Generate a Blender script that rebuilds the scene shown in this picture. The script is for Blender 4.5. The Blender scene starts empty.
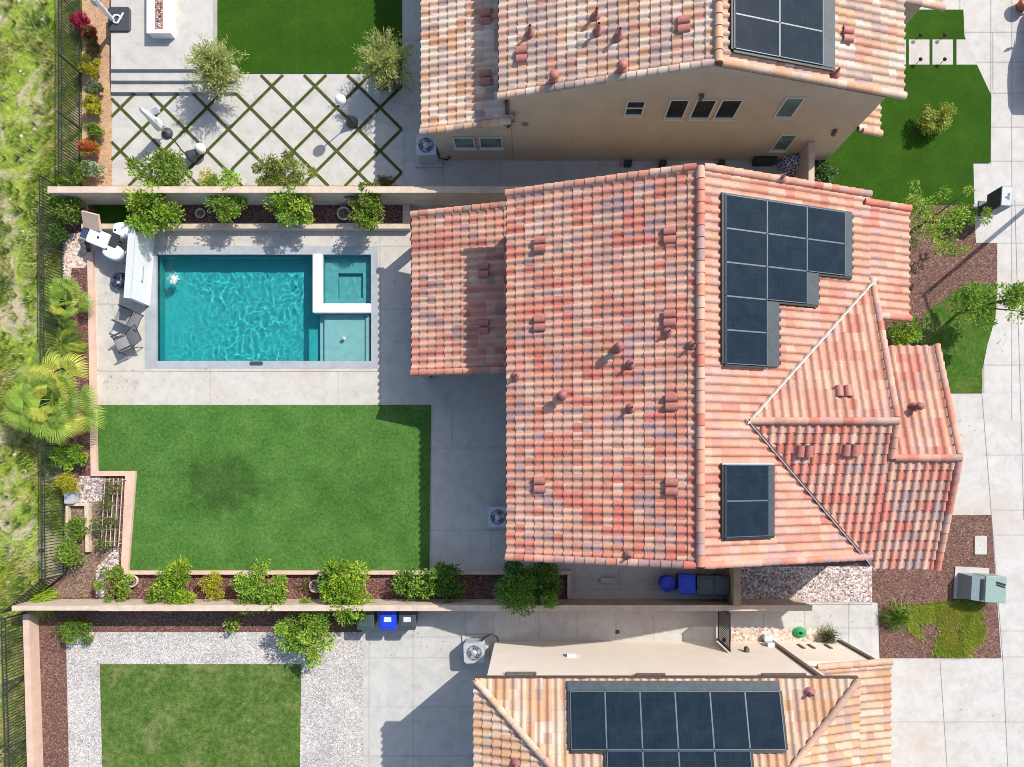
import bpy, bmesh, math, random
from mathutils import Vector, Matrix
R = math.radians
rnd = random.Random(7)
sc = bpy.context.scene
COL = sc.collection

# ------------------------------------------------------------------ surveying: photo reading -> metres
H, F, NX, NY = 28.4, 710.0, 535.0, 468.0      # flying height, focal length in px, nadir point
def W(px, py, z=0.0):
    k = (H - z) / F
    return Vector(((px - NX) * k, (NY - py) * k, z))
def WX(px, z=0.0): return (px - NX) * (H - z) / F
def WY(py, z=0.0): return (NY - py) * (H - z) / F

# ------------------------------------------------------------------ materials
def new_mat(name):
    m = bpy.data.materials.new(name); m.use_nodes = True
    nt = m.node_tree
    b = nt.nodes['Principled BSDF']
    return m, nt, b
def N(nt, t, **kw):
    n = nt.nodes.new(t)
    for k, v in kw.items(): setattr(n, k, v)
    return n
def coords(nt, scale=1.0):
    tc = N(nt, 'ShaderNodeTexCoord')
    return tc.outputs['Object']
def ramp(nt, src, stops):
    r = N(nt, 'ShaderNodeValToRGB')
    el = r.color_ramp.elements
    while len(el) < len(stops): el.new(0.5)
    for e, (p, c) in zip(el, stops):
        e.position = p; e.color = (c[0], c[1], c[2], 1)
    nt.links.new(src, r.inputs[0])
    return r.outputs[0]
def noise(nt, vec, scale, detail=4, rough=.55, dist=0):
    n = N(nt, 'ShaderNodeTexNoise')
    n.inputs['Scale'].default_value = scale; n.inputs['Detail'].default_value = detail
    n.inputs['Roughness'].default_value = rough; n.inputs['Distortion'].default_value = dist
    nt.links.new(vec, n.inputs['Vector'])
    return n.outputs['Fac']
def mix(nt, fac, a, b, mode='MIX'):
    m = N(nt, 'ShaderNodeMix', data_type='RGBA', blend_type=mode)
    for sock, v in ((m.inputs[0], fac), (m.inputs[6], a), (m.inputs[7], b)):
        if hasattr(v, 'node'): nt.links.new(v, sock)
        elif isinstance(v, (int, float)): sock.default_value = v
        else: sock.default_value = (v[0], v[1], v[2], 1)
    return m.outputs[2]
def bump(nt, b, src, strength, dist=.02):
    n = N(nt, 'ShaderNodeBump'); n.inputs['Strength'].default_value = strength
    n.inputs['Distance'].default_value = dist
    nt.links.new(src, n.inputs['Height']); nt.links.new(n.outputs[0], b.inputs['Normal'])
def setc(nt, b, c): nt.links.new(c, b.inputs['Base Color'])
def scl(c, f): return (c[0]*f, c[1]*f, c[2]*f)

def m_plain(name, c, rough=.6, metal=0, var=.12, vs=6, bmp=0.0, bs=60):
    m, nt, b = new_mat(name); v = coords(nt)
    n = noise(nt, v, vs, 5)
    setc(nt, b, ramp(nt, n, [(.3, scl(c, 1-var)), (.7, scl(c, 1+var))]))
    b.inputs['Roughness'].default_value = rough; b.inputs['Metallic'].default_value = metal
    if bmp: bump(nt, b, noise(nt, v, bs, 3), bmp)
    return m
def m_concrete(name, c, stain=(.8, .72, .6), sa=.35, rough=.85):
    m, nt, b = new_mat(name); v = coords(nt)
    big = noise(nt, v, .35, 5, .6, .6); mid = noise(nt, v, 2.2, 6, .65); fine = noise(nt, v, 45, 3)
    col = ramp(nt, mid, [(.28, scl(c, .86)), (.5, c), (.75, scl(c, 1.07))])
    st = ramp(nt, big, [(.5, (0, 0, 0)), (.72, (sa, sa, sa))])
    col = mix(nt, st, col, (c[0]*stain[0], c[1]*stain[1], c[2]*stain[2]))
    fn = ramp(nt, fine, [(.3, (.9, .9, .9)), (.7, (1.06, 1.06, 1.06))])
    col = mix(nt, 1.0, col, fn, 'MULTIPLY')
    spots = ramp(nt, noise(nt, v, 9, 2), [(.68, (1, 1, 1)), (.78, (.84, .82, .78))])
    col = mix(nt, 1.0, col, ramp(nt, noise(nt, v, 1.1, 8, .72, 1.2), [(.3, (.88, .87, .86)), (.55, (1, 1, 1)), (.75, (1.05, 1.045, 1.03))]), 'MULTIPLY')
    col = mix(nt, 1.0, col, spots, 'MULTIPLY')
    setc(nt, b, col); b.inputs['Roughness'].default_value = rough
    bump(nt, b, fine, .25, .004)
    return m
def m_gravel(name, stops, scale, rough=.9, bs=.9, tint=None):
    m, nt, b = new_mat(name); v = coords(nt)
    wob = N(nt, 'ShaderNodeVectorMath', operation='ADD')
    vo = N(nt, 'ShaderNodeTexVoronoi'); vo.inputs['Scale'].default_value = scale
    vo.inputs['Randomness'].default_value = 1
    nt.links.new(v, vo.inputs['Vector'])
    sep = N(nt, 'ShaderNodeSeparateColor'); nt.links.new(vo.outputs['Color'], sep.inputs[0])
    col = ramp(nt, sep.outputs[0], stops)
    big = noise(nt, v, .9, 5)
    col = mix(nt, 1.0, col, ramp(nt, big, [(.3, (.82, .8, .8)), (.7, (1.1, 1.08, 1.05))]), 'MULTIPLY')
    setc(nt, b, col); b.inputs['Roughness'].default_value = rough
    inv = N(nt, 'ShaderNodeMath', operation='SUBTRACT'); inv.inputs[0].default_value = 1
    nt.links.new(vo.outputs['Distance'], inv.inputs[1])
    bump(nt, b, inv.outputs[0], bs, .03)
    return m
def m_turf(name, dark, mid, light, scale=1.1, fine=26, wear=None, wa=.5, w0=.52, w1=.75, ws=.55, patch=None, fc=1.0):
    m, nt, b = new_mat(name); v = coords(nt)
    a = noise(nt, v, scale, 6, .6); f = noise(nt, v, fine, 4, .75); ff = noise(nt, v, fine*3.3, 3, .7)
    col = ramp(nt, a, [(.25, dark), (.5, mid), (.78, light)])
    col = mix(nt, 1.0, col, ramp(nt, f, [(.25, (.55, .58, .5)), (.5, (1, 1, 1)), (.78, (1.5, 1.42, 1.35))]), 'MULTIPLY')
    col = mix(nt, 1.0, col, ramp(nt, ff, [(.25, (.7, .7, .65)), (.75, (1.3, 1.28, 1.25))]), 'MULTIPLY')
    md = noise(nt, v, fine*.32, 4, .7)
    col = mix(nt, 1.0, col, ramp(nt, md, [(.3, (1-.28*fc, 1-.25*fc, 1-.28*fc)), (.5, (1, 1, 1)), (.72, (1+.34*fc, 1+.27*fc, 1+.2*fc))]), 'MULTIPLY')
    if wear:
        w = noise(nt, v, ws, 6, .7, .8)
        col = mix(nt, ramp(nt, w, [(w0, (0, 0, 0)), (w1, (wa, wa, wa))]), col, mix(nt, 1.0, wear, ramp(nt, f, [(.25, (.7,.7,.7)), (.75, (1.3,1.3,1.3))]), 'MULTIPLY'))
    for (cx, cy, rx, ry, amt) in (patch or ()):          # damp, darker turf
        mp = N(nt, 'ShaderNodeMapping'); mp.inputs['Location'].default_value = (-cx/rx, -cy/ry, 0); mp.inputs['Scale'].default_value = (1/rx, 1/ry, 0)
        nt.links.new(v, mp.inputs['Vector'])
        ln = N(nt, 'ShaderNodeVectorMath', operation='LENGTH'); nt.links.new(mp.outputs[0], ln.inputs[0])
        ad = N(nt, 'ShaderNodeMath', operation='ADD'); nt.links.new(ln.outputs['Value'], ad.inputs[0])
        sc2 = N(nt, 'ShaderNodeMath', operation='MULTIPLY_ADD'); nt.links.new(noise(nt, v, 1.6, 5, .6), sc2.inputs[0]); sc2.inputs[1].default_value = 1.9; sc2.inputs[2].default_value = -.95
        nt.links.new(sc2.outputs[0], ad.inputs[1])
        col = mix(nt, 1.0, col, ramp(nt, ad.outputs[0], [(.42, (amt, amt, amt)), (.98, (1, 1, 1))]), 'MULTIPLY')
    setc(nt, b, col); b.inputs['Roughness'].default_value = .95
    b.inputs['Specular IOR Level'].default_value = .15
    bump(nt, b, f, .8, .03)
    return m
def m_attr(name, rough=.8, var=.18, vs=14, bmp=.3, spec=.3):
    m, nt, b = new_mat(name); v = coords(nt)
    at = N(nt, 'ShaderNodeAttribute', attribute_name='Col')
    n = noise(nt, v, vs, 5, .65)
    col = mix(nt, 1.0, at.outputs['Color'], ramp(nt, n, [(.25, (1-var,)*3), (.75, (1+var,)*3)]), 'MULTIPLY')
    n2 = noise(nt, v, 1.3, 5, .6)
    col = mix(nt, 1.0, col, ramp(nt, n2, [(.3, (.9, .88, .87)), (.7, (1.06, 1.05, 1.05))]), 'MULTIPLY')
    n3 = noise(nt, v, .5, 8, .7, .7)
    col = mix(nt, 1.0, col, ramp(nt, n3, [(.3, (.84, .82, .81)), (.52, (1, 1, 1)), (.7, (1.04, 1.03, 1.02))]), 'MULTIPLY')
    setc(nt, b, col); b.inputs['Roughness'].default_value = rough
    b.inputs['Specular IOR Level'].default_value = spec
    if bmp: bump(nt, b, noise(nt, v, 90, 3), bmp, .004)
    return m
def m_leaf(name, trans=.3, rough=.5):
    m, nt, b = new_mat(name)
    at = N(nt, 'ShaderNodeAttribute', attribute_name='Col')
    setc(nt, b, at.outputs['Color']); b.inputs['Roughness'].default_value = rough
    b.inputs['Specular IOR Level'].default_value = .35
    tr = N(nt, 'ShaderNodeBsdfTranslucent')
    c2 = mix(nt, 1.0, at.outputs['Color'], (1.5, 1.5, .7), 'MULTIPLY')
    nt.links.new(c2, tr.inputs['Color'])
    ms = N(nt, 'ShaderNodeMixShader'); ms.inputs[0].default_value = trans
    nt.links.new(b.outputs[0], ms.inputs[1]); nt.links.new(tr.outputs[0], ms.inputs[2])
    nt.links.new(ms.outputs[0], nt.nodes['Material Output'].inputs[0])
    return m
def m_glass(name, c=(.02, .03, .035), rough=.06):
    m, nt, b = new_mat(name); v = coords(nt)
    setc(nt, b, ramp(nt, noise(nt, v, 1.5, 3), [(.35, scl(c, .7)), (.65, scl(c, 1.5))]))
    b.inputs['Roughness'].default_value = rough; b.inputs['Specular IOR Level'].default_value = .6
    return m
def m_panel(name):
    m, nt, b = new_mat(name); v = coords(nt)
    ck = N(nt, 'ShaderNodeTexBrick'); ck.offset = 0
    for k, val in (('Scale', 1.0), ('Mortar Size', .004), ('Brick Width', .16), ('Row Height', .16)):
        ck.inputs[k].default_value = val
    ck.inputs['Color1'].default_value = (.009, .019, .031, 1); ck.inputs['Color2'].default_value = (.011, .022, .036, 1)
    ck.inputs['Mortar'].default_value = (.018, .028, .042, 1)
    nt.links.new(v, ck.inputs['Vector'])
    dust = ramp(nt, noise(nt, v, 1.7, 5, .65, .4), [(.4, (0, 0, 0)), (.85, (.07, .07, .07))])
    col = mix(nt, dust, ck.outputs['Color'], (.16, .19, .22))
    setc(nt, b, col); b.inputs['Roughness'].default_value = .13; b.inputs['Specular IOR Level'].default_value = .1
    return m

M = {}
M['patio'] = m_concrete('patio_concrete', (.53, .495, .445))
M['path'] = m_concrete('path_concrete', (.50, .49, .465))
M['street'] = m_concrete('driveway_concrete', (.53, .51, .485), stain=(.92, .8, .66), sa=.6)
M['slab'] = m_concrete('paver_concrete', (.50, .48, .445), sa=.2)
M['coping'] = m_concrete('coping_stone', (.36, .38, .41), stain=(.85, .88, .92), sa=.3)
M['joint'] = m_plain('joint_line', (.22, .21, .20), .9)
M['turf'] = m_turf('synthetic_turf', (.045, .125, .023), (.066, .162, .032), (.094, .205, .048), .9, 24, patch=[(WX(222),WY(484),2.3,1.4,.60),(WX(350),WY(500),2.2,1.4,.86),(WX(120),WY(455),1.5,1.2,.9)], fc=1.2)
M['turf_deep'] = m_turf('deep_green_turf', (.020, .066, .003), (.027, .082, .004), (.038, .10, .007), .8, 30, fc=.5)
M['lawn'] = m_turf('living_lawn', (.05, .10, .018), (.078, .14, .028), (.14, .18, .06), 1.2, 15, wear=(.32, .29, .15), wa=.5, ws=.8, fc=1.3)
M['lawn_front'] = m_turf('front_lawn', (.03, .085, .008), (.05, .12, .014), (.09, .15, .03), 1.5, 18, wear=(.26, .2, .09), wa=.5)
M['wild'] = m_turf('wild_grass_soil', (.09, .15, .022), (.20, .275, .038), (.36, .40, .08), 1.1, 9, wear=(.46, .38, .27), wa=.9, w0=.49, w1=.60, ws=.5, fc=1.5)
M['mulch'] = m_gravel('red_bark_mulch', [(0, (.075, .038, .03)), (.45, (.16, .08, .06)), (.85, (.215, .115, .088)), (1, (.32, .21, .17))], 22)
M['mulch_fine'] = m_gravel('dark_red_mulch', [(0, (.06, .026, .02)), (.5, (.155, .066, .055)), (.85, (.25, .12, .10)), (1, (.4, .26, .22))], 26)
M['gravel'] = m_gravel('pale_grey_gravel', [(0, (.30, .275, .26)), (.25, (.44, .415, .40)), (.75, (.545, .52, .50)), (1, (.70, .68, .66))], 21, bs=.7)
M['gravel_pink'] = m_gravel('pinkish_gravel', [(0, (.16, .11, .11)), (.4, (.42, .34, .32)), (.8, (.62, .54, .50)), (1, (.85, .8, .76))], 15)
M['pebble'] = m_gravel('cream_pebbles', [(0, (.36, .25, .2)), (.4, (.6, .47, .39)), (.8, (.72, .6, .52)), (1, (.85, .78, .7))], 11)
M['sand'] = m_gravel('tan_soil', [(0, (.34, .2, .11)), (.5, (.50, .31, .18)), (1, (.6, .42, .27))], 30, bs=.4)
M['soil'] = m_gravel('brown_soil', [(0, (.12, .075, .05)), (.5, (.2, .13, .09)), (1, (.36, .27, .2))], 24)
M['block'] = m_plain('tan_block', (.56, .45, .35), .9, 0, .14, 3, .3, 40)
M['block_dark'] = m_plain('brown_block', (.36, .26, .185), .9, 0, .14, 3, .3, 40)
M['rose'] = m_plain('rose_coping', (.60, .42, .33), .85, 0, .1, 3, .2, 40)
M['stucco'] = m_plain('tan_stucco', (.56, .465, .345), .95, 0, .07, 1.2, .35, 120)
M['stucco_main'] = m_plain('warm_stucco', (.46, .36, .26), .95, 0, .07, 1.2, .35, 120)
M['cream'] = m_plain('cream_stucco', (.80, .70, .61), .95, 0, .04, 1.2, .3, 120)
M['white'] = m_plain('white_paint', (.78, .78, .78), .5, 0, .05, 3)
M['whitecap'] = m_plain('pale_grey_cap', (.55, .56, .58), .6, 0, .06, 5)
M['frame'] = m_plain('window_frame_white', (.66, .62, .55), .5, 0, .04)
M['trim'] = m_plain('brown_trim', (.13, .095, .08), .6, 0, .1)
M['gutter'] = m_plain('brown_gutter', (.10, .06, .05), .45, 0, .1)
M['tile'] = m_attr('clay_roof_tile', .78, .16, 16)
M['deck'] = m_plain('roof_deck', (.15, .08, .065), .9)
M['flash'] = m_plain('white_flashing', (.46, .44, .45), .4, .2, .08)
M['vent'] = m_plain('red_vent', (.40, .15, .12), .6, 0, .15)
M['pipe'] = m_plain('pipe_lead', (.3, .12, .11), .6, 0, .2)
M['panel'] = m_panel('solar_cells')
M['pframe'] = m_plain('panel_frame', (.02, .022, .026), .35, .3, .1)
M['prail'] = m_plain('panel_edge', (.085, .115, .145), .4, .1, .1)
M['skirt'] = m_plain('panel_skirt', (.036, .052, .064), .6, .0, .25, 5)
M['glass'] = m_glass('window_glass')
M['glass_g'] = m_glass('green_glass_reflection', (.11, .18, .16))  # greenish glass, brightened: reflected light put into the colour
M['iron'] = m_plain('fence_iron', (.04,.046,.044), .55, .2, .15)
M['black'] = m_plain('black_metal', (.018, .02, .02), .5, .3, .15)
M['dkgrey'] = m_plain('dark_grey_plastic', (.045, .05, .058), .55, 0, .12)
M['bin_blue'] = m_plain('blue_plastic', (.012, .045, .52), .45, 0, .12)
M['bin_green'] = m_plain('grey_green_plastic', (.045, .075, .065), .5, 0, .12)
M['bin_grey'] = m_plain('charcoal_plastic', (.05, .058, .07), .5, 0, .12)
M['sticker'] = m_plain('pale_sticker', (.55, .6, .66), .5, 0, .12)
M['steel'] = m_plain('galvanised_steel', (.48, .5, .53), .45, .25, .1)
M['acbody'] = m_plain('ac_grey_paint', (.50, .52, .54), .5, .1, .08)
M['tfgreen'] = m_plain('transformer_green', (.24, .34, .30), .5, 0, .06)
M['tfgrey'] = m_plain('transformer_bluegrey', (.20, .26, .28), .5, 0, .06)
M['mesh'] = m_plain('grey_sling_fabric', (.25, .24, .235), .8, 0, .25, 40)
M['leaf'] = m_leaf('foliage')
M['bark'] = m_plain('bark', (.17, .12, .085), .9, 0, .25, 14, .5, 40)
M['barkpale'] = m_plain('pale_bark', (.38, .32, .25), .9, 0, .25, 14, .5, 40)
M['wood'] = m_plain('pale_board', (.55, .45, .34), .8, 0, .2, 9)
M['woodbrown'] = m_plain('brown_wood', (.16, .10, .065), .8, 0, .2, 9)
M['pot'] = m_plain('stone_pot', (.55, .47, .41), .8, 0, .15)
M['potdark'] = m_plain('dark_pot', (.03, .035, .04), .5, 0, .15)
M['carpaint'] = m_plain('slate_blue_paint', (.085, .135, .19), .35, .35, .06)
M['tyre'] = m_plain('tyre_rubber', (.015, .015, .016), .8)
M['terra'] = m_plain('terracotta', (.42, .16, .11), .7)
M['hose'] = m_plain('green_hose', (.02, .30, .10), .5)
M['plaster'] = m_plain('pool_plaster', (.024, .44, .455), .7, 0, .10, 2.2)
M['shelf'] = m_plain('shelf_plaster', (.36, .62, .62), .7, 0, .08, 3)
M['spaplaster'] = m_plain('spa_plaster', (.12, .44, .46), .7, 0, .14, 6)
M['tileblue'] = m_plain('waterline_tile', (.02, .10, .13), .3, 0, .3, 20)
M['boxgrey'] = m_plain('mailbox_grey', (.20,.235,.275), .45, .1, .08)
M['hoseblue'] = m_plain('pale_blue_hose', (.20,.36,.55), .5)
M['navy'] = m_plain('navy_fabric', (.03, .05, .10), .7, 0, .3, 12)

# ------------------------------------------------------------------ mesh builder
class MB:
    def __init__(s): s.v = []; s.f = []; s.m = []; s.c = []; s.sm = []
    def add(s, vs, fs, mi=0, col=None, smooth=False):
        o = len(s.v); s.v.extend([tuple(p) for p in vs])
        for f in fs:
            s.f.append([i + o for i in f]); s.m.append(mi); s.c.append(col); s.sm.append(smooth)
    def box(s, x0, x1, y0, y1, z0, z1, mi=0, col=None):
        s.add([(x0,y0,z0),(x1,y0,z0),(x1,y1,z0),(x0,y1,z0),(x0,y0,z1),(x1,y0,z1),(x1,y1,z1),(x0,y1,z1)],
              [(3,2,1,0),(4,5,6,7),(0,1,5,4),(1,2,6,5),(2,3,7,6),(3,0,4,7)], mi, col)
    def obox(s, c, ax, ay, az, mi=0, col=None):     # centre and three half-axis vectors
        c = Vector(c); ax = Vector(ax); ay = Vector(ay); az = Vector(az)
        vs = [c + i*ax + j*ay + k*az for k in (-1,1) for i, j in ((-1,-1),(1,-1),(1,1),(-1,1))]
        s.add(vs, [(3,2,1,0),(4,5,6,7),(0,1,5,4),(1,2,6,5),(2,3,7,6),(3,0,4,7)], mi, col)
    def rbox(s, x0, x1, y0, y1, z0, z1, r=.05, mi=0, seg=4, taper=0, bev=0):
        pts = []
        for cx, cy, a0 in ((x1-r,y1-r,0),(x0+r,y1-r,90),(x0+r,y0+r,180),(x1-r,y0+r,270)):
            for k in range(seg+1):
                a = R(a0 + 90*k/seg); pts.append((cx+r*math.cos(a), cy+r*math.sin(a)))
        mx, my = (x0+x1)/2, (y0+y1)/2; n = len(pts)
        def ring(f, z): return [(mx+(p[0]-mx)*f, my+(p[1]-my)*f, z) for p in pts]
        rings = [ring(1-taper, z0), ring(1, z1-bev)]
        if bev: rings.append(ring(1-bev/max(.01,(x1-x0)/2), z1))
        vs = [p for r_ in rings for p in r_]; fs = []
        for q in range(len(rings)-1):
            fs += [(q*n+i, q*n+(i+1)%n, (q+1)*n+(i+1)%n, (q+1)*n+i) for i in range(n)]
        fs += [tuple(range(n-1,-1,-1)), tuple(range((len(rings)-1)*n, len(rings)*n))]
        s.add(vs, fs, mi)
    def prism(s, poly, z0, z1, mi=0, bottom=True):
        n = len(poly)
        ar = sum(poly[i][0]*poly[(i+1)%n][1]-poly[(i+1)%n][0]*poly[i][1] for i in range(n))
        if ar < 0: poly = poly[::-1]
        vs = [(p[0],p[1],z0) for p in poly] + [(p[0],p[1],z1) for p in poly]
        fs = [(i,(i+1)%n,n+(i+1)%n,n+i) for i in range(n)] + [tuple(range(n,2*n))]
        if bottom: fs.append(tuple(range(n-1,-1,-1)))
        s.add(vs, fs, mi)
    def tube(s, pts, rad, seg=6, mi=0, col=None, cap=True):
        pts = [Vector(p) for p in pts]
        if not isinstance(rad, (list, tuple)): rad = [rad]*len(pts)
        vs = []; n = len(pts)
        for i, p in enumerate(pts):
            d = (pts[min(i+1,n-1)] - pts[max(i-1,0)]).normalized()
            a = d.orthogonal().normalized() if abs(d.z) < .999 else Vector((1,0,0))
            if abs(d.z) < .9: a = d.cross(Vector((0,0,1))).normalized()
            b = d.cross(a)
            for k in range(seg):
                t = 2*math.pi*k/seg
                vs.append(p + (a*math.cos(t) + b*math.sin(t))*rad[i])
        fs = [(i*seg+k, i*seg+(k+1)%seg, (i+1)*seg+(k+1)%seg, (i+1)*seg+k) for i in range(n-1) for k in range(seg)]
        s.add(vs, fs, mi, col, True)
        if cap: s.add(vs[:seg], [tuple(range(seg-1,-1,-1))], mi, col); s.add(vs[-seg:], [tuple(range(seg))], mi, col)
    def lathe(s, prof, c=(0,0,0), seg=20, mi=0, col=None, smooth=True):
        vs = []; n = len(prof)
        for r, z in prof:
            for k in range(seg):
                t = 2*math.pi*k/seg; vs.append((c[0]+r*math.cos(t), c[1]+r*math.sin(t), c[2]+z))
        fs = [(i*seg+k, i*seg+(k+1)%seg, (i+1)*seg+(k+1)%seg, (i+1)*seg+k) for i in range(n-1) for k in range(seg)]
        s.add(vs, fs, mi, col, smooth)
    def build(s, name, mats, parent=None, local=False):
        if not isinstance(mats, (list, tuple)): mats = [mats]
        off = Vector((0,0,0)); p = parent
        if not local:
            while p is not None: off += p.location; p = p.parent
        me = bpy.data.meshes.new(name)
        me.from_pydata([(q[0]-off.x, q[1]-off.y, q[2]-off.z) for q in s.v], [], s.f)
        for m in mats: me.materials.append(m)
        me.polygons.foreach_set('material_index', s.m)
        me.polygons.foreach_set('use_smooth', s.sm)
        if any(c is not None for c in s.c):
            a = me.attributes.new('Col', 'FLOAT_COLOR', 'FACE')
            flat = []
            for c in s.c: flat += [*(c or (.5,.5,.5)), 1.0]
            a.data.foreach_set('color', flat)
        me.update()
        o = bpy.data.objects.new(name, me); COL.objects.link(o)
        if parent is not None: o.parent = parent
        return o
def tag(o, label=None, cat=None, group=None, kind=None):
    if label: o['label'] = label
    if cat: o['category'] = cat
    if group: o['group'] = group
    if kind: o['kind'] = kind
    return o
def thing(name, label, cat, loc=(0,0,0), rz=0, group=None):
    o = bpy.data.objects.new(name, None); COL.objects.link(o)
    o.empty_display_size = .3
    o.location = loc; o.rotation_euler = (0,0,rz)
    return tag(o, label, cat, group)
def copy_tree(o, parent=None):
    c = o.copy(); COL.objects.link(c)
    if parent is not None: c.parent = parent
    for ch in list(o.children): copy_tree(ch, c)
    return c
def struct(name, mb, mat):
    return tag(mb.build(name, mat), kind='structure')
def sheet(name, polys, z, mat, th=None, pz=None, kind='structure'):
    """flat ground patches; each poly in photo readings at ground level"""
    mb = MB()
    for p in polys:
        q = [W(a, b, 0) for a, b in p]
        if th is None:
            n = len(q); ar = sum(q[i].x*q[(i+1)%n].y-q[(i+1)%n].x*q[i].y for i in range(n))
            if ar < 0: q = q[::-1]
            mb.add([(v.x, v.y, z) for v in q], [tuple(range(n))])
        else: mb.prism([(v.x, v.y) for v in q], z, z+th)
    o = mb.build(name, mat)
    return tag(o, kind=kind)
def rect(x0, y0, x1, y1): return [(x0,y0),(x1,y0),(x1,y1),(x0,y1)]
# ------------------------------------------------------------------ camera, light, world
cam = bpy.data.cameras.new('camera'); co = bpy.data.objects.new('camera', cam); COL.objects.link(co)
co.location = (0, 0, H); co.rotation_euler = (0, 0, 0)
cam.sensor_width = 36; cam.lens = F/1024*36
cam.shift_x = (512-NX)/1024; cam.shift_y = (NY-383.5)/1024
cam.clip_end = 800; sc.camera = co
SUN_EL, SUN_AZ = 45.2, math.atan2(.76, .64)      # azimuth measured from +y towards +x
wd = bpy.data.worlds.new('World'); sc.world = wd; wd.use_nodes = True
nt = wd.node_tree; bg = nt.nodes['Background']
sky = nt.nodes.new('ShaderNodeTexSky'); sky.sky_type = 'NISHITA'; sky.sun_disc = False
sky.sun_elevation = R(SUN_EL); sky.sun_rotation = SUN_AZ; sky.dust_density = 1.5
nt.links.new(sky.outputs[0], bg.inputs[0]); bg.inputs[1].default_value = .14
sl = bpy.data.lights.new('sun', 'SUN'); so = bpy.data.objects.new('sun', sl); COL.objects.link(so)
sl.energy = 3.9; sl.angle = R(.5); sl.color = (1, .95, .87)
sdir = Vector((.76, .64, 1.0)).normalized()
so.rotation_euler = sdir.to_track_quat('Z', 'Y').to_euler(); so.location = sdir*60
try:
    sl.cycles.is_caustics_light = True
except Exception: pass
sc.render.engine = 'CYCLES'
vs_ = sc.view_settings; vs_.view_transform = 'Standard'; vs_.look = 'None'; vs_.gamma = 1; vs_.use_curve_mapping = False
vs_.exposure = .42
cy = sc.cycles; cy.use_denoising = True
try: cy.denoiser = 'OPENIMAGEDENOISE'
except Exception: pass
cy.max_bounces = 8; cy.diffuse_bounces = 3; cy.glossy_bounces = 3; cy.transmission_bounces = 6; cy.transparent_max_bounces = 8
cy.caustics_refractive = True; cy.caustics_reflective = False; cy.sample_clamp_indirect = 6
cy.pixel_filter_type = 'BLACKMAN_HARRIS'; cy.filter_width = .95
cy.use_adaptive_sampling = True; cy.adaptive_threshold = .015

# ------------------------------------------------------------------ ground
PX0, PX1, PY0, PY1 = WX(145), WX(378), WY(368), WY(246)      # outer edge of the pool coping
def holed(name, x0, x1, y0, y1, z, mat):
    mb = MB()
    for a, b, c, d in ((x0,PX0+.02,y0,y1),(PX1-.02,x1,y0,y1),(PX0+.02,PX1-.02,y0,PY0+.02),(PX0+.02,PX1-.02,PY1-.02,y1)):
        mb.add([(a,c,z),(b,c,z),(b,d,z),(a,d,z)], [(0,1,2,3)])
    return struct(name, mb, mat)
holed('ground', -150, 150, -150, 150, -.03, M['wild'])
holed('patio', WX(92), WX(960), WY(604.5), WY(193), -.012, M['patio'])
sheet('yard_paving', [rect(105,-220,1000,188)], -.012, M['slab'])
sheet('side_path', [[(362,604),(880,604),(877,660),(760,660),(760,900),(362,900)]], -.012, M['path'])
# street side: one pale concrete sheet, its verges and lawns lie on it
sheet('driveway', [rect(872,-300,1500,1000)], -.008, M['street'])
sheet('bark_bed', [[(872,515),(991,515),(1001,658),(880,658),(878,602.5),(872,602)],
                   [(845,203),(973,205),(976,243),(997,243),(997,283),(990,300),(960,310),(930,352),(925,392),(850,392)]], .016, M['mulch'])
sheet('side_gravel', [[(738,540),(872,540),(874,602),(738,602)]], .012, M['gravel_pink'])
sheet('pebble_strip', [[(731,628),(832,628),(832,645),(731,645)]], .012, M['pebble'])
sheet('front_lawn', [[(820,10),(963,10),(964,36),(970,52),(977,66),(991,96),(990,163),(973,163),(974,205),(800,205)],
                     ], .03, M['turf_deep'])
sheet('entry_path', [[(885,40),(905.5,40),(905.5,65),(885,65)],[(908.5,40),(929,40),(929,65),(908.5,65)],[(932,40),(952.5,40),(952.5,65),(932,65)],[(956,40),(967.5,40),(977,65),(956,65)]], .034, M['slab'])
sheet('front_grass', [[(920,393),(912,340),(926,312),(960,288),(997,283),(995,318),(987,345),(982,370),(982,393)]], .03, M['lawn_front'])
# rear gardens
sheet('soil_slope', [rect(82,-220,112,187)], .004, M['sand'])
sheet('back_lawn', [[(97,405),(431,405),(429.5,571),(127.5,571),(135,476),(97,471)]], .012, M['turf'])
sheet('deep_turf', [rect(216,-220,402,73.5)], .012, M['turf_deep'])
sheet('planting_bed', [[(65,222),(90,222),(91,471),(125,475),(121,600),(30,600),(66,572)],
                       [(122,572),(568,572),(568,600),(122,600)]], .010, M['mulch_fine'])
sheet('pebble_patch', [[(63,236),(84,232),(88,262),(85,268),(72,268),(70,285),(63,285)]], .018, M['pebble'])
sheet('gravel_patch', [[(80,476),(104,476),(104,500),(72,505),(75,490)],[(96,568),(119,545),(119,570),(104,597),(96,597)]], .018, M['gravel_pink'])
sheet('garden_soil', [[(68,498),(120,498),(116,548),(96,570),(68,574)],[(70,574),(96,572),(88,597),(50,597)]], .014, M['soil'])
sheet('white_gravel', [[(65,632),(363,632),(363,900),(72,900)]], .006, M['gravel'])
sheet('lower_bed', [[(36,609),(362,609),(362,632),(66,632),(72,900),(40,900)]], .010, M['mulch'])
sheet('lower_lawn', [[(100,664),(301.5,664),(298,900),(105.5,900)]], .016, M['lawn'])

sheet('turf_seam', [rect(297,-220,297.7,73)], .0165, m_turf('seam_turf', (.03,.085,.008), (.04,.10,.012), (.055,.125,.02), .8, 30))
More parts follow.
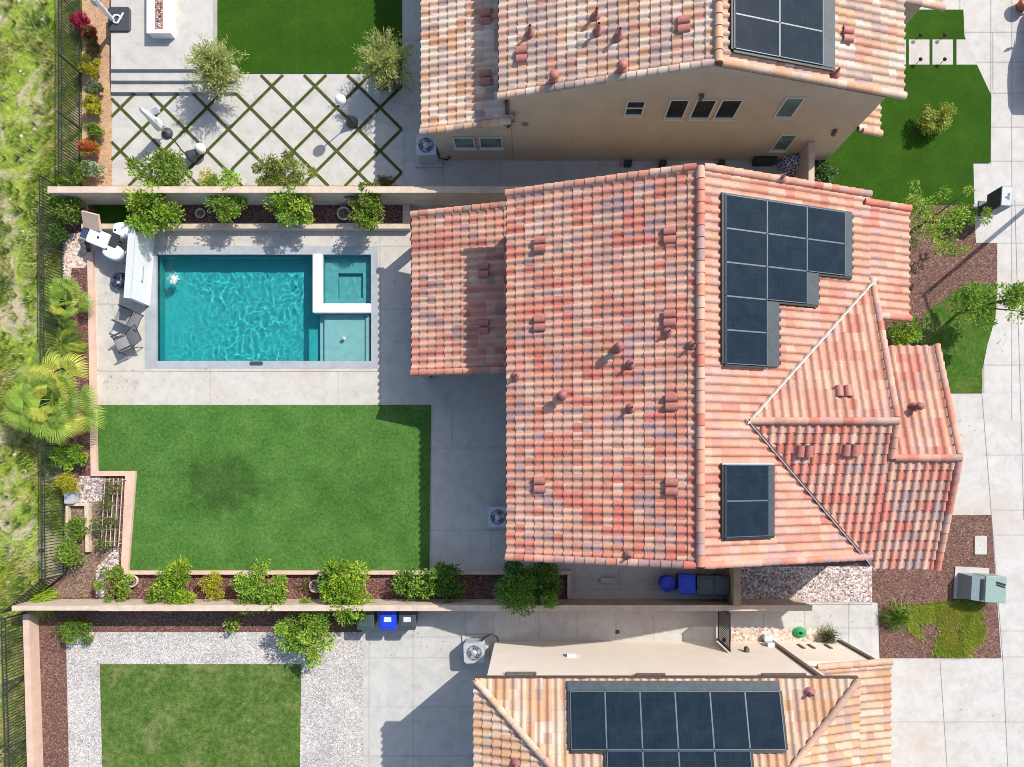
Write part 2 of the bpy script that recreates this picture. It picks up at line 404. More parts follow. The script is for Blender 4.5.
# joints sawn in the concrete (thin lines lying on it)
def joints(name, segs, z, w=.018):
    mb = MB()
    for a, b, c, d in segs:
        p, q = W(a, b), W(c, d); t = (q-p).normalized(); n = Vector((-t.y, t.x, 0))*w/2
        mb.add([(p+n)+Vector((0,0,z)), (p-n)+Vector((0,0,z)), (q-n)+Vector((0,0,z)), (q+n)+Vector((0,0,z))], [(0,1,2,3)])
    return struct(name, mb, M['joint'])
joints('patio_joints', [(380,222,380,405),(378,309,412,309),(97,304,145,304),(97,371,378,371.6),(210,371,210,405),(338,371,338,405),(431,448,505,448),(431,530,505,530),
                        (470,530,470,560),(491,530,491,560),(431,405,431,571),(380,246,415,246),(575,560,575,592),(619,560,619,592),(655,560,655,592),(571,589,735,589),
                        (452,405,452,448)], -.007)
joints('yard_joints', [(404,128,404,187),(443,161,443,187),(500,161,500,187),(404,160,800,160),(404,40,425,40),(404,73,425,73),(404,105,425,105),(560,160,560,187),(620,160,620,187),
                       (180,0,180,69),(112,35,216,35)], -.007)
joints('path_joints', [(369,632,369,900),(413,611,413,900),(362,637,470,637),(362,658,490,658),(362,707,500,707),(362,756,500,756),(465,611,465,640),(493,611,493,640),
                       (539,611,539,640),(577,611,577,640),(616,611,616,640),(654,611,654,640),(693,611,693,640),(730,611,730,640),(764,611,764,628),(805,611,805,628),(849,602,849,657),(832,628,877,628)], -.007)
joints('driveway_joints', [(940,658,948,780),(948,780,958,900),(888,722,1005,722),(991,-200,991,165),(991,243,997,300),(984,345,984,393),(982,393,1003,660),(1003,660,1014,900),
                           (1015,200,1024,520),(952,393,982,393),(985,455,1100,455),(990,510,1100,510),(991,535,1100,535),(1001,631,1100,631),(1001,657,1100,657),(1005,722,1100,722),
                           (963,32,1100,32),(968,62,1100,62),(988,93,1100,93),(990,127,1100,127),(991,161,1100,161),(975,205,1100,205),(997,243,1100,243),(984,365,1100,365),(960,-30,960,10),(1012,-100,1012,420),
                           (993,32,993,90),(996,300,1100,300)], -.003, .02)

# ------------------------------------------------------------------ raised terrace and steps of the upper garden
mb = MB()
for y0, y1, z in ((-230, 69, .39), (69, 80.5, .26), (80.5, 92, .13)):
    mb.box(WX(111,z), WX(213 if z == .39 else 236,z), WY(y1,z), WY(y0), -.02, z)
struct('terrace_steps', mb, M['slab'])
# green joints in a diamond pattern between the pavers
mb = MB(); X0, Y0, D = 120.6, 107.6, 21.62
def clipseg(a, b, ylo, yhi, xlo):
    (x0, y0), (x1, y1) = a, b
    t0, t1 = 0.0, 1.0
    for p, q in (((y1-y0), yhi-y0), (-(y1-y0), y0-ylo), (-(x1-x0), x0-xlo)):
        if p == 0: continue
        t = q/p
        if p > 0: t1 = min(t1, t)
        else: t0 = max(t0, t)
    if t1-t0 < .05: return None
    return (x0+(x1-x0)*t0, y0+(y1-y0)*t0), (x0+(x1-x0)*t1, y0+(y1-y0)*t1)
for i in range(-2, 14):
    for j in range(-3, 6):
        if (i+j) % 2: continue
        for dj in (1, -1):
            if i+1 > 13: continue
            a = (X0+D*i, Y0+D*j); b = (X0+D*(i+1), Y0+D*(j+dj))
            s = clipseg(a, b, 93.5 if a[0] < 215 else 75, 186, 111.5)
            if not s: continue
            p, q = W(*s[0]), W(*s[1]); t = (q-p).normalized(); n = Vector((-t.y, t.x, 0))*.052
            mb.prism([(p+n).to_2d(), (p-n).to_2d(), (q-n).to_2d(), (q+n).to_2d()], -.01, .014 + .0006*((i*7+j*3+dj) % 5))
struct('turf_joints', mb, m_turf('joint_turf', (.045,.062,.014), (.065,.085,.02), (.09,.105,.03), 2, 30))
sheet('path_edge', [rect(111,185.2,402,187.5)], .003, M['sand'])

# ------------------------------------------------------------------ walls
def wall(name, label, mb, mat, cat='wall', group=None):
    return tag(mb.build(name, mat), label, cat, group)
def blockwall(mb, x0, x1, y0, y1, h, capw=.02):
    mb.box(x0, x1, y0, y1, -.02, h-.06, 0)
    mb.box(x0-capw, x1+capw, y0-capw, y1+capw, h-.06, h, 1)
mb = MB(); blockwall(mb, -18.45, 9.6, 10.45, 10.65, 1.5)
wall('block_wall', 'long tan block wall between the pool garden and the diamond paved yard', mb, [M['block'], M['block']])
mb = MB()
mb.prism([(-19.9,-5.42),(-16.6,-5.42),(-16.6,-5.24),(-19.9,-5.24)], -.02, 1.4)
mb.box(-16.6, 10.5, -5.42, -5.24, -.02, 1.34, 0); mb.box(-16.6, 10.55, -5.44, -5.22, 1.34, 1.4, 0)
wall('block_wall', 'long tan block wall behind the green shrubs and the sunlit blue and grey bins', mb, [M['block'], M['block']])
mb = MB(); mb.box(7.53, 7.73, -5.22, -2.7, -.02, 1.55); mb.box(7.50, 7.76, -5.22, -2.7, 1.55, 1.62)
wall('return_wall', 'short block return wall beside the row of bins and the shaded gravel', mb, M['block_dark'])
mb = MB(); mb.box(10.32, 10.48, 9.4, 12.28, -.02, 1.65); mb.box(10.29, 10.51, 9.4, 12.28, 1.65, 1.70)
wall('return_wall', 'short block return wall at the foot of the tan house by the front turf', mb, M['block'])
mb = MB()
mb.prism([W(32.5,612,0).to_2d(), W(38.5,612,0).to_2d(), W(48,900,0).to_2d(), W(41,900,0).to_2d()], -.02, .55)
wall('garden_wall', 'low pale rose wall between the lower bark bed and the iron fence', mb, M['rose'])
mb = MB(); k = .14
for poly in ([(87,252),(92.5,252),(96.6,470.9),(90.6,470.9)], [(90.6,471),(135,471),(135,476),(90.6,476)], [(125,476.1),(135,476.1),(127.6,571),(120.6,571)]):
    mb.prism([W(a,b,k).to_2d() for a, b in poly], -.02, k)
wall('retaining_wall', 'low rose coloured wall stepping along the left edge of the patio and green lawn', mb, M['rose'])
mb = MB()
mb.prism([W(a,b,.3).to_2d() for a, b in ((120.6,571.1),(571,571.1),(571,574.6),(120.6,574.6))], -.02, .3)
mb.prism([W(a,b,.3).to_2d() for a, b in ((567.5,574.7),(571,574.7),(571,598),(567.5,598))], -.02, .3)
wall('planter_wall', 'low rose kerb wall along the lower edge of the green lawn, in front of shrubs', mb, M['rose'])
mb = MB(); mb.box(WX(86), WX(409,.45), 9.48, 9.70, -.01, .30); mb.box(WX(402,.45), WX(409,.45), 9.701, 10.44, -.01, .30); mb.box(WX(90), WX(91.5), 9.701, 10.44, -.01, .29)
wall('planter_wall', 'low tan planter wall along the upper edge of the pool patio', mb, M['block'])
mb = MB(); mb.add([(WX(91.5),9.70,.2),(WX(402,.45),9.70,.2),(WX(402,.45),10.45,.2),(WX(91.5),10.45,.2)], [(0,1,2,3)])
struct('planter_soil', mb, M['mulch_fine'])
mb = MB(); mb.box(WX(93.5,.3), WX(128,.3), 9.74, 10.42, .2, .23)
tag(mb.build('turf_mat', M['turf_deep']), 'dark green turf mat in the shaded planter corner behind the white bar wall', 'mat')

# ------------------------------------------------------------------ pool
pool = thing('swimming_pool', 'rectangular turquoise swimming pool with a square raised spa and grey stone coping', 'pool', (WX(262), WY(308), 0))
ix0, ix1, iy0, iy1 = WX(156.5), WX(371), WY(361), WY(254.5)
def ring(mb, o, i, z0, z1):
    (a,b,c,d), (e,f,g,h) = o, i
    mb.box(a, b, c, g, z0, z1); mb.box(a, b, h, d, z0, z1); mb.box(a, e, g, h, z0, z1); mb.box(f, b, g, h, z0, z1)
mb = MB(); ring(mb, (PX0,PX1,PY0,PY1), (ix0,ix1,iy0,iy1), -.12, .006); mb.build('coping', M['coping'], pool)
mb = MB(); zf = -.92
w_ = .2
mb.box(ix0-w_, ix1+w_, iy0-w_, iy1+w_, zf-.15, zf)
ring(mb, (ix0-w_,ix1+w_,iy0-w_,iy1+w_), (ix0,ix1,iy0,iy1), zf, -.121)
basin = mb.build('basin', M['plaster'], pool)
sx0, sy0 = WX(313.5), WY(313); sxi, syi = WX(323), WY(304)
mb = MB(); mb.box(ix0+.002, sx0-.002, iy1-.012, iy1-.002, -.32, -.12); mb.box(ix0+.002, ix0+.012, iy0, iy1-.014, -.32, -.12); mb.box(ix0+.014, ix1-.002, iy0+.002, iy0+.012, -.32, -.12)
mb.build('waterline_tile', M['tileblue'], pool)
mb = MB(); mb.box(sx0, sxi, sy0, iy1-.001, -.25, .10); mb.box(sxi+.0, ix1-.001, sy0, syi, -.25, .10); mb.build('spa_wall', M['white'], pool)
mb = MB(); mb.box(sx0+.004, sxi, sy0+.004, iy1-.001, zf+.001, -.251); mb.box(sxi, ix1-.001, sy0+.004, syi, zf+.001, -.251)
bx0, bx1, by0, by1 = WX(336), WX(361), WY(296), WY(271)
zb = -.42
mb.box(sxi+.001, bx0, syi+.001, iy1-.002, zf+.001, zb); mb.box(bx1, ix1-.002, syi+.001, iy1-.002, zf+.001, zb)
mb.box(bx0+.001, bx1-.001, syi+.001, by0, zf+.001, zb); mb.box(bx0+.001, bx1-.001, by1, iy1-.002, zf+.001, zb)
mb.box(bx0+.001, bx1-.001, by0+.001, by1-.001, zf+.001, -.66)
spab = mb.build('spa_bench', M['spaplaster'], pool)
mb = MB()
mb.box(WX(322.5), WX(363), iy0+.003, sy0-.003, zf+.001, -.33)
shelf = mb.build('tanning_shelf', M['shelf'], pool)
mb = MB(); mb.box(WX(317), WX(321.6), iy0+.003, sy0-.003, zf+.001, -.55); stp = mb.build('pool_step', M['shelf'], pool)
mb = MB(); mb.box(WX(364.6), WX(368.6), iy0+.003, sy0-.003, zf+.001, -.2); stq = mb.build('pool_step', M['shelf'], pool)
mb = MB(); mb.rbox(WX(250), WX(263), iy0-.17, iy0-.02, .006, .03, .05); mb.build('skimmer_lid', M['dkgrey'], pool)
# rippled water surfaces
import mathutils
wm, nt, b = new_mat('pool_water')
gl = N(nt, 'ShaderNodeBsdfGlass'); gl.inputs['IOR'].default_value = 1.33; gl.inputs['Roughness'].default_value = 0
gl.inputs['Color'].default_value = (.86, .985, .985, 1)
nt.links.new(gl.outputs[0], nt.nodes['Material Output'].inputs[0])
def water(name, x0, x1, y0, y1, z, amp, sc_, label=None):
    res = .045; nx = int((x1-x0)/res); ny = int((y1-y0)/res)
    vs = []
    for j in range(ny+1):
        for i in range(nx+1):
            x = x0+(x1-x0)*i/nx; y = y0+(y1-y0)*j/ny
            amp_ = amp*(.30+.70*max(0,min(1,(x-x0-.4)/2.8)))*(.75+.5*mathutils.noise.noise(Vector((x*.5,y*.5,1))))
            x_, y_ = x, y; x = x+.22*mathutils.noise.noise(Vector((x_*1.3,y_*1.3,2))); y = y+.22*mathutils.noise.noise(Vector((x_*1.3,y_*1.3,8)))
            h = amp_*mathutils.noise.noise(Vector((x*sc_, y*sc_*.8, 3.1))) + amp_*.45*mathutils.noise.noise(Vector((x*sc_*2.1+7, y*sc_*1.9, 9.2)))
            h += amp_*.8*mathutils.noise.noise(Vector((x*sc_*.4, y*sc_*.4, 5.5)))
            vs.append((x_, y_, z+h))
    fs = [(j*(nx+1)+i, j*(nx+1)+i+1, (j+1)*(nx+1)+i+1, (j+1)*(nx+1)+i) for j in range(ny) for i in range(nx)]
    mb = MB(); mb.add(vs, fs, 0, None, True)
    o = mb.build(name, wm)
    tag(o, kind='structure')
    o.cycles.is_caustics_caster = True
    return o
water('pool_water', ix0+.001, sx0-.002, iy0+.001, iy1-.001, -.10, .0155, 4.0)
water('pool_water', sx0-.002, ix1-.001, iy0+.001, sy0-.001, -.10, .012, 4.4)
water('spa_water', sxi+.001, ix1-.001, syi+.001, iy1-.001, -.05, .010, 4.2)
for o in (basin, spab, shelf, stp, stq): o.cycles.is_caustics_receiver = True
# foam where the wall spout and the floor bubblers break the surface
def foam(px, py, r, n, z, nm, label, up=.03):
    mb = MB(); c = W(px, py, z); g = random.Random(px)
    for _ in range(n):
        a = g.random()*6.283; d = r*abs(g.gauss(0, .45)); q = g.uniform(.006, .022)*(1.3-d/(2*r))
        x, y = c.x+d*math.cos(a), c.y+d*math.sin(a)
        mb.lathe([(0.001, q*.8+up*(1-d/r)*.8), (q*.7, q*.5), (q, 0), (q*.9,-.02)], (x, y, z), 6)
    o = mb.build(nm, M['white']); return tag(o, label, 'foam', kind='stuff')
foam(174, 279, .27, 300, -.09, 'water_foam', 'white splash where the bar wall spout meets the pool')
foam(344, 338, .08, 60, -.09, 'water_foam', 'small white bubbler splash on the tanning shelf')
# ------------------------------------------------------------------ tiled roofs
PAL_MAIN = [((.545,.29,.21),6),((.56,.335,.25),6),((.54,.235,.165),6),((.53,.185,.135),3.2),((.40,.255,.24),1.8),((.48,.28,.235),2.6),((.55,.37,.29),1.2)]
PAL_R = [((.57,.30,.21),6),((.585,.345,.25),5),((.56,.26,.185),4.4),((.545,.215,.16),1.2),((.48,.295,.255),1.5),((.53,.31,.25),3)]
PAL_UP = [((.58,.42,.32),5),((.59,.48,.39),3.8),((.57,.35,.225),4),((.42,.31,.27),2.6),((.53,.355,.27),3.6),((.54,.28,.205),1.4),((.48,.35,.295),2.4)]
PAL_UPLOW = [((.62,.42,.30),5),((.66,.52,.41),4),((.58,.33,.20),3),((.46,.33,.28),2)]
PAL_LOW = [((.55,.38,.27),5),((.55,.325,.195),4),((.56,.43,.33),4),((.44,.30,.235),2.2),((.50,.29,.21),2.4)]
PAL_PATIO = [((.52,.245,.175),5),((.545,.31,.23),4),((.47,.19,.145),3),((.35,.225,.205),1.4),((.54,.35,.265),1.5)]
def pick(g, pal):
    t = g.random()*sum(w for _, w in pal)
    for c, w in pal:
        t -= w
        if t <= 0: return c
    return pal[0][0]
PAL_S = [((.58,.295,.215),6),((.60,.345,.255),5),((.58,.245,.18),5),((.55,.20,.145),2),((.42,.29,.26),1.5),((.52,.32,.25),3)]
TW, TL = .276, .335
PROF = [(0,0),(.09,.5),(.2,.86),(.31,1),(.42,.86),(.53,.5),(.62,0),(.75,-.22),(.88,-.24),(1,0)]
class Plane:
    def __init__(s, A, B, run, rise):
        s.A = Vector(A); s.B = Vector(B); s.U = (s.B-s.A).normalized(); s.L = (s.B-s.A).length
        D = Vector((s.U.y, -s.U.x, 0))                       # downhill
        s.S = (-D*run + Vector((0,0,rise))); s.SL = s.S.length; s.S.normalize()
        s.N = s.U.cross(s.S)
    def pt(s, u, v, n=0): return s.A + s.U*u + s.S*v + s.N*n
    def hit(s, px, py, n=0):                                # roof point seen at a photo reading
        d = W(px, py, 0) - Vector((0,0,H)); o = Vector((0,0,H))
        t = ((s.A + s.N*n) - o).dot(s.N)/d.dot(s.N)
        return o + d*t
def tiles(mb, pl, pal, seed, clips=(), keep=None):
    g = random.Random(seed)
    nu = max(1, round(pl.L/TW)); nv = max(1, round(pl.SL/TL)); w = pl.L/nu; l = pl.SL/nv
    bm = bmesh.new(); lay = bm.faces.layers.float_color.new('Col')
    prev = [None]*nu
    colgrid = {}
    for i in range(nu):
        last = pick(g, pal)
        for j in range(nv):
            r_ = g.random()
            if r_ < .24: c = last
            elif r_ < .36 and (i-1, j) in colgrid: c = colgrid[(i-1, j)]
            else: c = pick(g, pal)
            last = c; colgrid[(i, j)] = c
            f = g.uniform(.90, 1.10); c = (c[0]*f, c[1]*f*g.uniform(.97,1.03), c[2]*f)
            if keep and not keep(pl.pt((i+.5)*w, (j+.5)*l)): continue
            dv = g.uniform(-.009, .009); dn = g.uniform(-.004, .006); tw = g.uniform(-.007, .007)
            lo, hi, lip = [], [], []
            for t, h in PROF:
                u = (i+t)*w + tw*(t-.5)
                lo.append(bm.verts.new(pl.pt(u, j*l-.03+dv, .060*h+.041+dn)))
                hi.append(bm.verts.new(pl.pt(u, (j+1)*l+.02, .050*h+.006)))
                lip.append((bm.verts.new(lo[-1].co), bm.verts.new(pl.pt(u, j*l-.022+dv, .060*h+.024+dn))))
            for k in range(len(PROF)-1):
                fc = bm.faces.new((lo[k], lo[k+1], hi[k+1], hi[k])); fc.smooth = True; fc[lay] = (*c, 1)
                fc = bm.faces.new((lip[k][1], lip[k+1][1], lip[k+1][0], lip[k][0])); fc[lay] = (*scl(c, .8), 1)  # lip darker than the tile face: shadowed gap painted into its colour
    for p, n in clips:
        geom = bm.verts[:] + bm.edges[:] + bm.faces[:]
        bmesh.ops.bisect_plane(bm, geom=geom, plane_co=Vector(p), plane_no=Vector(n), clear_outer=True, dist=1e-5)
    bm.verts.index_update()
    o = len(mb.v); mb.v.extend([tuple(v.co) for v in bm.verts])
    for fc in bm.faces:
        mb.f.append([v.index+o for v in fc.verts]); mb.m.append(0); mb.c.append(tuple(fc[lay])[:3]); mb.sm.append(fc.smooth)
    bm.free()
def slab(mb, pl, poly=None, th=.10, mi=1, inset=.02):
    poly = poly or [(inset,inset),(pl.L-inset,inset),(pl.L-inset,pl.SL),(inset,pl.SL)]
    n = len(poly)
    vs = [pl.pt(u,v,-.02) for u,v in poly] + [pl.pt(u,v,-.02-th) for u,v in poly]
    mb.add(vs, [tuple(range(n)), tuple(range(2*n-1,n-1,-1))] + [(i,n+i,n+(i+1)%n,(i+1)%n) for i in range(n)], mi)
def caps(mb, A, B, pal, seed, r=.115, lift=.06, l=.36, up=Vector((0,0,1))):
    g = random.Random(seed); A = Vector(A); B = Vector(B); d = B-A; Lt = d.length; d.normalize()
    n = max(1, round(Lt/l)); s = d.cross(up).normalized(); u = s.cross(d).normalized(); last = pick(g, pal)
    for i in range(n):
        if g.random() > .3: last = pick(g, pal)
        f = g.uniform(.9, 1.1); c = scl(last, f)
        p0 = A + d*(Lt*i/n - .03); p1 = A + d*(Lt*(i+1)/n)
        def arc(p, rr, off): return [p + s*rr*math.cos(math.pi*k/8) + u*(rr*.92*math.sin(math.pi*k/8)+off) for k in range(9)]
        j = g.uniform(-.006,.006)
        a0, a1, ai = arc(p0+s*j, r*1.08, lift), arc(p1, r*.93, lift-.012), arc(p0+s*j, r*.9, lift)
        vs = a0+a1; mb.add(vs, [(k,k+1,9+k+1,9+k) for k in range(8)], 0, c, True)
        vs = a0+ai; mb.add(vs, [(k,9+k,9+k+1,k+1) for k in range(8)], 0, scl(c,.8))
        e = arc(p1, r*.93, lift-.012); mb.add(e, [tuple(range(8,-1,-1))], 0, scl(c,.8))
def gutter(mb, A, B, down, out, w=.12, h=.12):
    A = Vector(A); B = Vector(B); d = (B-A); 
    c = (A+B)/2 + Vector(out)*(w/2-.02) + Vector((0,0,-h/2-.02))
    mb.obox(c, d/2, Vector(out)*w/2, Vector((0,0,h/2)))
def vent(parent, pl, px, py, mat='vent'):
    p = pl.hit(px, py, .1); mb = MB()
    for k in (-1, 1):
        c = p + pl.U*.137*k
        n = 7; r = .132
        ring0 = [c + pl.U*r*math.cos(math.pi*q/n) + pl.N*(.0+.10*math.sin(math.pi*q/n)) - pl.S*.18 for q in range(n+1)]
        ring1 = [c + pl.U*r*.95*math.cos(math.pi*q/n) + pl.N*(-.03+.09*math.sin(math.pi*q/n)) + pl.S*.18 for q in range(n+1)]
        mb.add(ring0+ring1, [(q,q+1,n+1+q+1,n+1+q) for q in range(n)], 0, None, True)
        mb.add(ring0, [tuple(range(n+1))], 1); mb.add(ring1, [tuple(range(n,-1,-1))], 1)
    return mb.build('roof_vent', [M[mat], M['trim']], parent)
def ventpipe(parent, pl, px, py, r=.045, h=.26, cap=False, mat='pipe'):
    p = pl.hit(px, py, .12); mb = MB()
    mb.lathe([(.17,-.12),(.15,-.02),(r*1.6,.02),(r,.06),(r,h),(r*.7,h),(r*.7,h-.05)], p, 10)
    if cap: mb.lathe([(.001,h+.08),(r*1.6,h+.05),(r*1.6,h-.02),(r,h-.02)], p, 10)
    return mb.build('vent_pipe', M[mat], parent)
def solar(parent, pl, u0, v0, cols, n0=.17):
    """panels: list of (u,v,w,h) on the plane, metres"""
    for (u, v, w, h) in cols:
        mb = MB(); g_ = .012
        c = pl.pt(u+w/2, v+h/2, n0)
        mb.obox(c, pl.U*(w/2-g_), pl.S*(h/2-g_), pl.N*.018, 0)
        po = mb.build('solar_panel', M['panel'], parent)
        fr = MB(); t = .011
        for du, dv, a, b in ((0,-h/2+t,w/2-.008,t),(0,h/2-t,w/2-.008,t),(-w/2+t,0,t,h/2-.04),(w/2-t,0,t,h/2-.04)):
            fr.obox(pl.pt(u+w/2+du, v+h/2+dv, n0+.003), pl.U*a, pl.S*b, pl.N*.02, 0)
        fo = fr.build('panel_frame', M['prail'], po)
        for q in ((-1,-1),(1,1)):
            pass
def skirt(parent, pl, u, v, w, h, n0=.13, mat='skirt', name='panel_skirt'):
    mb = MB(); mb.obox(pl.pt(u+w/2, v+h/2, n0), pl.U*w/2, pl.S*h/2, pl.N*.03); return mb.build(name, M[mat], parent)
def window(parent, axis, pos, a0, a1, z0, z1, out, bars=0, glass='glass', fmat='frame', t=.05):
    """axis 'y': wall faces along y at y=pos (out=-1 faces -y)"""
    def B(mb, p0, p1, b0, b1, d0, d1):
        lo, hi = sorted((pos+out*d0, pos+out*d1))
        if axis == 'y': mb.box(p0, p1, lo, hi, b0, b1)
        else: mb.box(lo, hi, p0, p1, b0, b1)
    mb = MB()
    B(mb, a0-t, a1+t, z0-t, z0, 0, .05); B(mb, a0-t, a1+t, z1, z1+t, 0, .05)
    B(mb, a0-t, a0, z0, z1, 0, .05); B(mb, a1, a1+t, z0, z1, 0, .05)
    if bars: m_ = (z0+z1)/2; B(mb, a0, a1, m_-.025, m_+.025, 0, .045)
    f = mb.build('window', M[fmat], parent)
    mb = MB(); B(mb, a0+.001, a1-.001, z0+.001, z1-.001, .004, .014); mb.build('pane', M[glass], f)
    mb = MB(); B(mb, a0-t-.03, a1+t+.03, z0-t-.05, z0-t-.002, 0, .09); mb.build('sill', M[fmat], f)

# ================================================================== MAIN HOUSE (middle of the picture)
hm = thing('house', 'large house with salmon red tiled roof and two solar arrays beside the pool garden', 'house', (5, 3, 0))
Y0, Y1, ZE, ZR = -2.95, 9.12, 4.8, 6.9
pL = Plane((-.9,Y1,ZE), (-.9,Y0,ZE), 5.9, 2.1)
sl_ = 2.1/5.9
pR = Plane((11.1,Y0,ZR-sl_*6.1), (11.1,Y1,ZR-sl_*6.1), 6.1, sl_*6.1)
pE = Plane((12.72,5.1,ZR-sl_*7.72), (12.72,8.85,ZR-sl_*7.72), 1.9, sl_*1.9)
gy, gz, gm = 1.46, 6.32, .346                                   # cross gable ridge
pCN = Plane((11.25,6.27,gz-gm*4.81), (5.6,6.27,gz-gm*4.81), 4.81, gm*4.81)
pCS = Plane((5.6,-3.32,gz-gm*4.78), (11.25,-3.32,gz-gm*4.78), 4.78, gm*4.78)
hy, hz = .32, gz-gm*1.14                                        # small front gable ridge
pFS = Plane((11.25,-3.32,gz-gm*4.78), (13.42,-3.32,gz-gm*4.78), 3.64, gm*3.64)
pFN = Plane((13.42,4.05,hz-gm*3.73), (10.3,4.05,hz-gm*3.73), 3.73, gm*3.73)
pP = Plane((-4.50,9.35,2.2), (-4.50,3.5,2.2), 4.06, 1.08)        # patio cover
mb = MB()
vy = lambda p: p                                                   # (valleys form where the roofs meet)
def above_main(p): return p.z > ZR - sl_*(p.x-5.0) - .12
def not_under_cross(p):
    zc = gz - gm*abs(p.y-gy)
    return not (p.x > 6.3 and p.x < 11.2 and zc > p.z + .14 and -3.3 < p.y < 6.27)
tiles(mb, pL, PAL_MAIN, 11); tiles(mb, pR, PAL_R, 12, keep=not_under_cross); tiles(mb, pE, PAL_R, 13, keep=lambda p: p.x > 11.02)
# clip the cross gable along its valleys with the main slope
def valley_clip(sgn):
    a = Vector((5+(ZR-gz)/sl_, gy, gz)); b = Vector((5+(ZR-(gz-gm*4.78))/sl_, gy+sgn*4.78, gz-gm*4.78))
    d = (b-a).to_2d().normalized(); n = Vector((d.y, -d.x, 0)); 
    if n.x > 0: n = -n
    return a, b, n
va, vb, vn = valley_clip(1); vc, vd, vn2 = valley_clip(-1)
tiles(mb, pCN, PAL_R, 14, clips=[(va, vn)]); tiles(mb, pCS, PAL_S, 15, clips=[(vc, vn2)])
tiles(mb, pFS, PAL_S, 16); tiles(mb, pFN, PAL_R, 17, keep=lambda p: p.x > 11.2 or p.z > gz-gm*abs(p.y-gy))
for p in (pL, pR, pE, pFS): slab(mb, p)
slab(mb, pCN, [(0.02,.02),(pCN.L-.4,.02),(pCN.L-.2,pCN.SL),(.02,pCN.SL)]); slab(mb, pCS, [(.4,.02),(pCS.L-.02,.02),(pCS.L-.02,pCS.SL),(.2,pCS.SL)])
slab(mb, pFN, [(.02,.02),(2.1,.02),(2.1,pFN.SL),(.02,pFN.SL)])
roof = mb.build('roof', [M['tile'], M['deck']], hm)
mb = MB(); tiles(mb, pP, PAL_PATIO, 18); slab(mb, pP)
proof = mb.build('patio_roof', [M['tile'], M['deck']], hm)
mb = MB(); PC = PAL_MAIN

for a_, b_, s_, r_ in (((5,Y0,ZR), (5,Y1,ZR), 21, .13), ((11.25,gy,gz), (6.65,gy,gz), 22, .115), ((13.42,hy,hz), (11.35,hy,hz), 23, .115)):
    mb = MB(); caps(mb, a_, b_, PC, s_, r_); mb.build('ridge_cap', M['tile'], roof)
def rakecap(par, pl, end, seed, pal=PC):
    u = .0 if end == 0 else pl.L
    mb = MB(); caps(mb, pl.pt(u, -.02, 0), pl.pt(u, pl.SL-.1, 0), pal, seed, .12, .045, .335, pl.N); mb.build('rake_tile', M['tile'], par)
rakecap(roof, pL, 0, 31); rakecap(roof, pL, 1, 32); rakecap(roof, pR, 1, 33)
rakecap(roof, pR, 0, 34) ; rakecap(roof, pE, 1, 35); rakecap(roof, pE, 0, 38)
rakecap(roof, pCN, 0, 36); rakecap(roof, pFS, 1, 37); rakecap(roof, pFN, 0, 39)
mb = MB(); caps(mb, pCS.pt(pCS.L, 3.9, 0), pCS.pt(pCS.L, pCS.SL-.1, 0), PC, 40, .12, .045, .335, pCS.N)
mb.build('rake_tile', M['tile'], roof)
mb = MB(); rakecap(proof, pP, 0, 41, PAL_PATIO); rakecap(proof, pP, 1, 42, PAL_PATIO)
mb = MB()
for a, b in ((va, vb), (vc, vd)):
    d = (b-a).normalized(); s = d.cross(Vector((0,0,1))).normalized()
    for off, w in ((.03,.013),):
        mb.obox((a+b)/2+Vector((0,0,.135))+s*off, d*((b-a).length/2+.12), s*w, Vector((0,0,.012)))
    mb.obox((a+b)/2+Vector((0,0,.10))+s*-.008, d*((b-a).length/2), s*.03, Vector((0,0,.01)), 1)
mb.build('valley_flashing', [M['flash'], M['gutter']], roof)
# walls
mb = MB()
def gable(mb, x0, x1, y0, y1, z0, zl, zr, xr, zt):
    prof = [(x0,z0),(x1,z0),(x1,zr),(xr,zt),(x0,zl)]; n = 5
    vs = [(x,y0,z) for x,z in prof] + [(x,y1,z) for x,z in prof]
    mb.add(vs, [tuple(range(n)), tuple(range(2*n-1,n-1,-1))] + [(i,n+i,n+(i+1)%n,(i+1)%n) for i in range(n)])
dz = .14
gable(mb, -.4, 10.6, -2.6, 8.8, -.02, ZR-sl_*5.4-dz, ZR-sl_*5.6-dz, 5.0, ZR-dz)
mb.box(10.6, 12.3, 5.4, 8.5, -.02, ZR-sl_*7.3-.22)
prof = [(-2.85,-.02),(3.7,-.02),(3.7,hz-gm*3.38-.15),(hy,hz-.15),(-2.85,hz-gm*3.17-.15)]
vs = [(10.61,y,z) for y,z in prof]+[(13.0,y,z) for y,z in prof]
mb.add(vs, [(4,3,2,1,0),(5,6,7,8,9)]+[(i,(i+1)%5,5+(i+1)%5,5+i) for i in range(5)])
mb.build('wall', M['stucco_main'], hm)
mb = MB()
for x, y in ((-4.28,9.15),(-4.28,6.3),(-4.28,3.72)): mb.box(x-.14, x+.14, y-.14, y+.14, -.01, 2.12)
mb.box(-4.40,-4.16,3.87,9.0,1.98,2.10)
mb.build('patio_post', M['stucco_main'], hm)
mb = MB(); gutter(mb, pP.A-Vector((0,0,.03)), pP.B-Vector((0,0,.03)), 0, (-1,0,0), .1, .1); gutter(mb, pL.A-Vector((0,0,.03)), pL.B-Vector((0,0,.03)), 0, (-1,0,0), .09, .1)
mb.build('gutter', M['gutter'], hm)
for x0, x1, z0, z1 in ((1,2.2,3.2,4.3),(6,7.2,3.2,4.3)): window(hm, 'y', -2.6, x0, x1, z0, z1, -1)
for y0, y1, z0, z1 in ((-1.8,-.2,3.1,4.3),(1,2.6,3.1,4.3),(6,7.6,3.2,4.3),(-1.6,2.4,.05,2.2),(4.2,7.8,.05,2.2)): window(hm, 'x', -.4, y0, y1, z0, z1, -1)
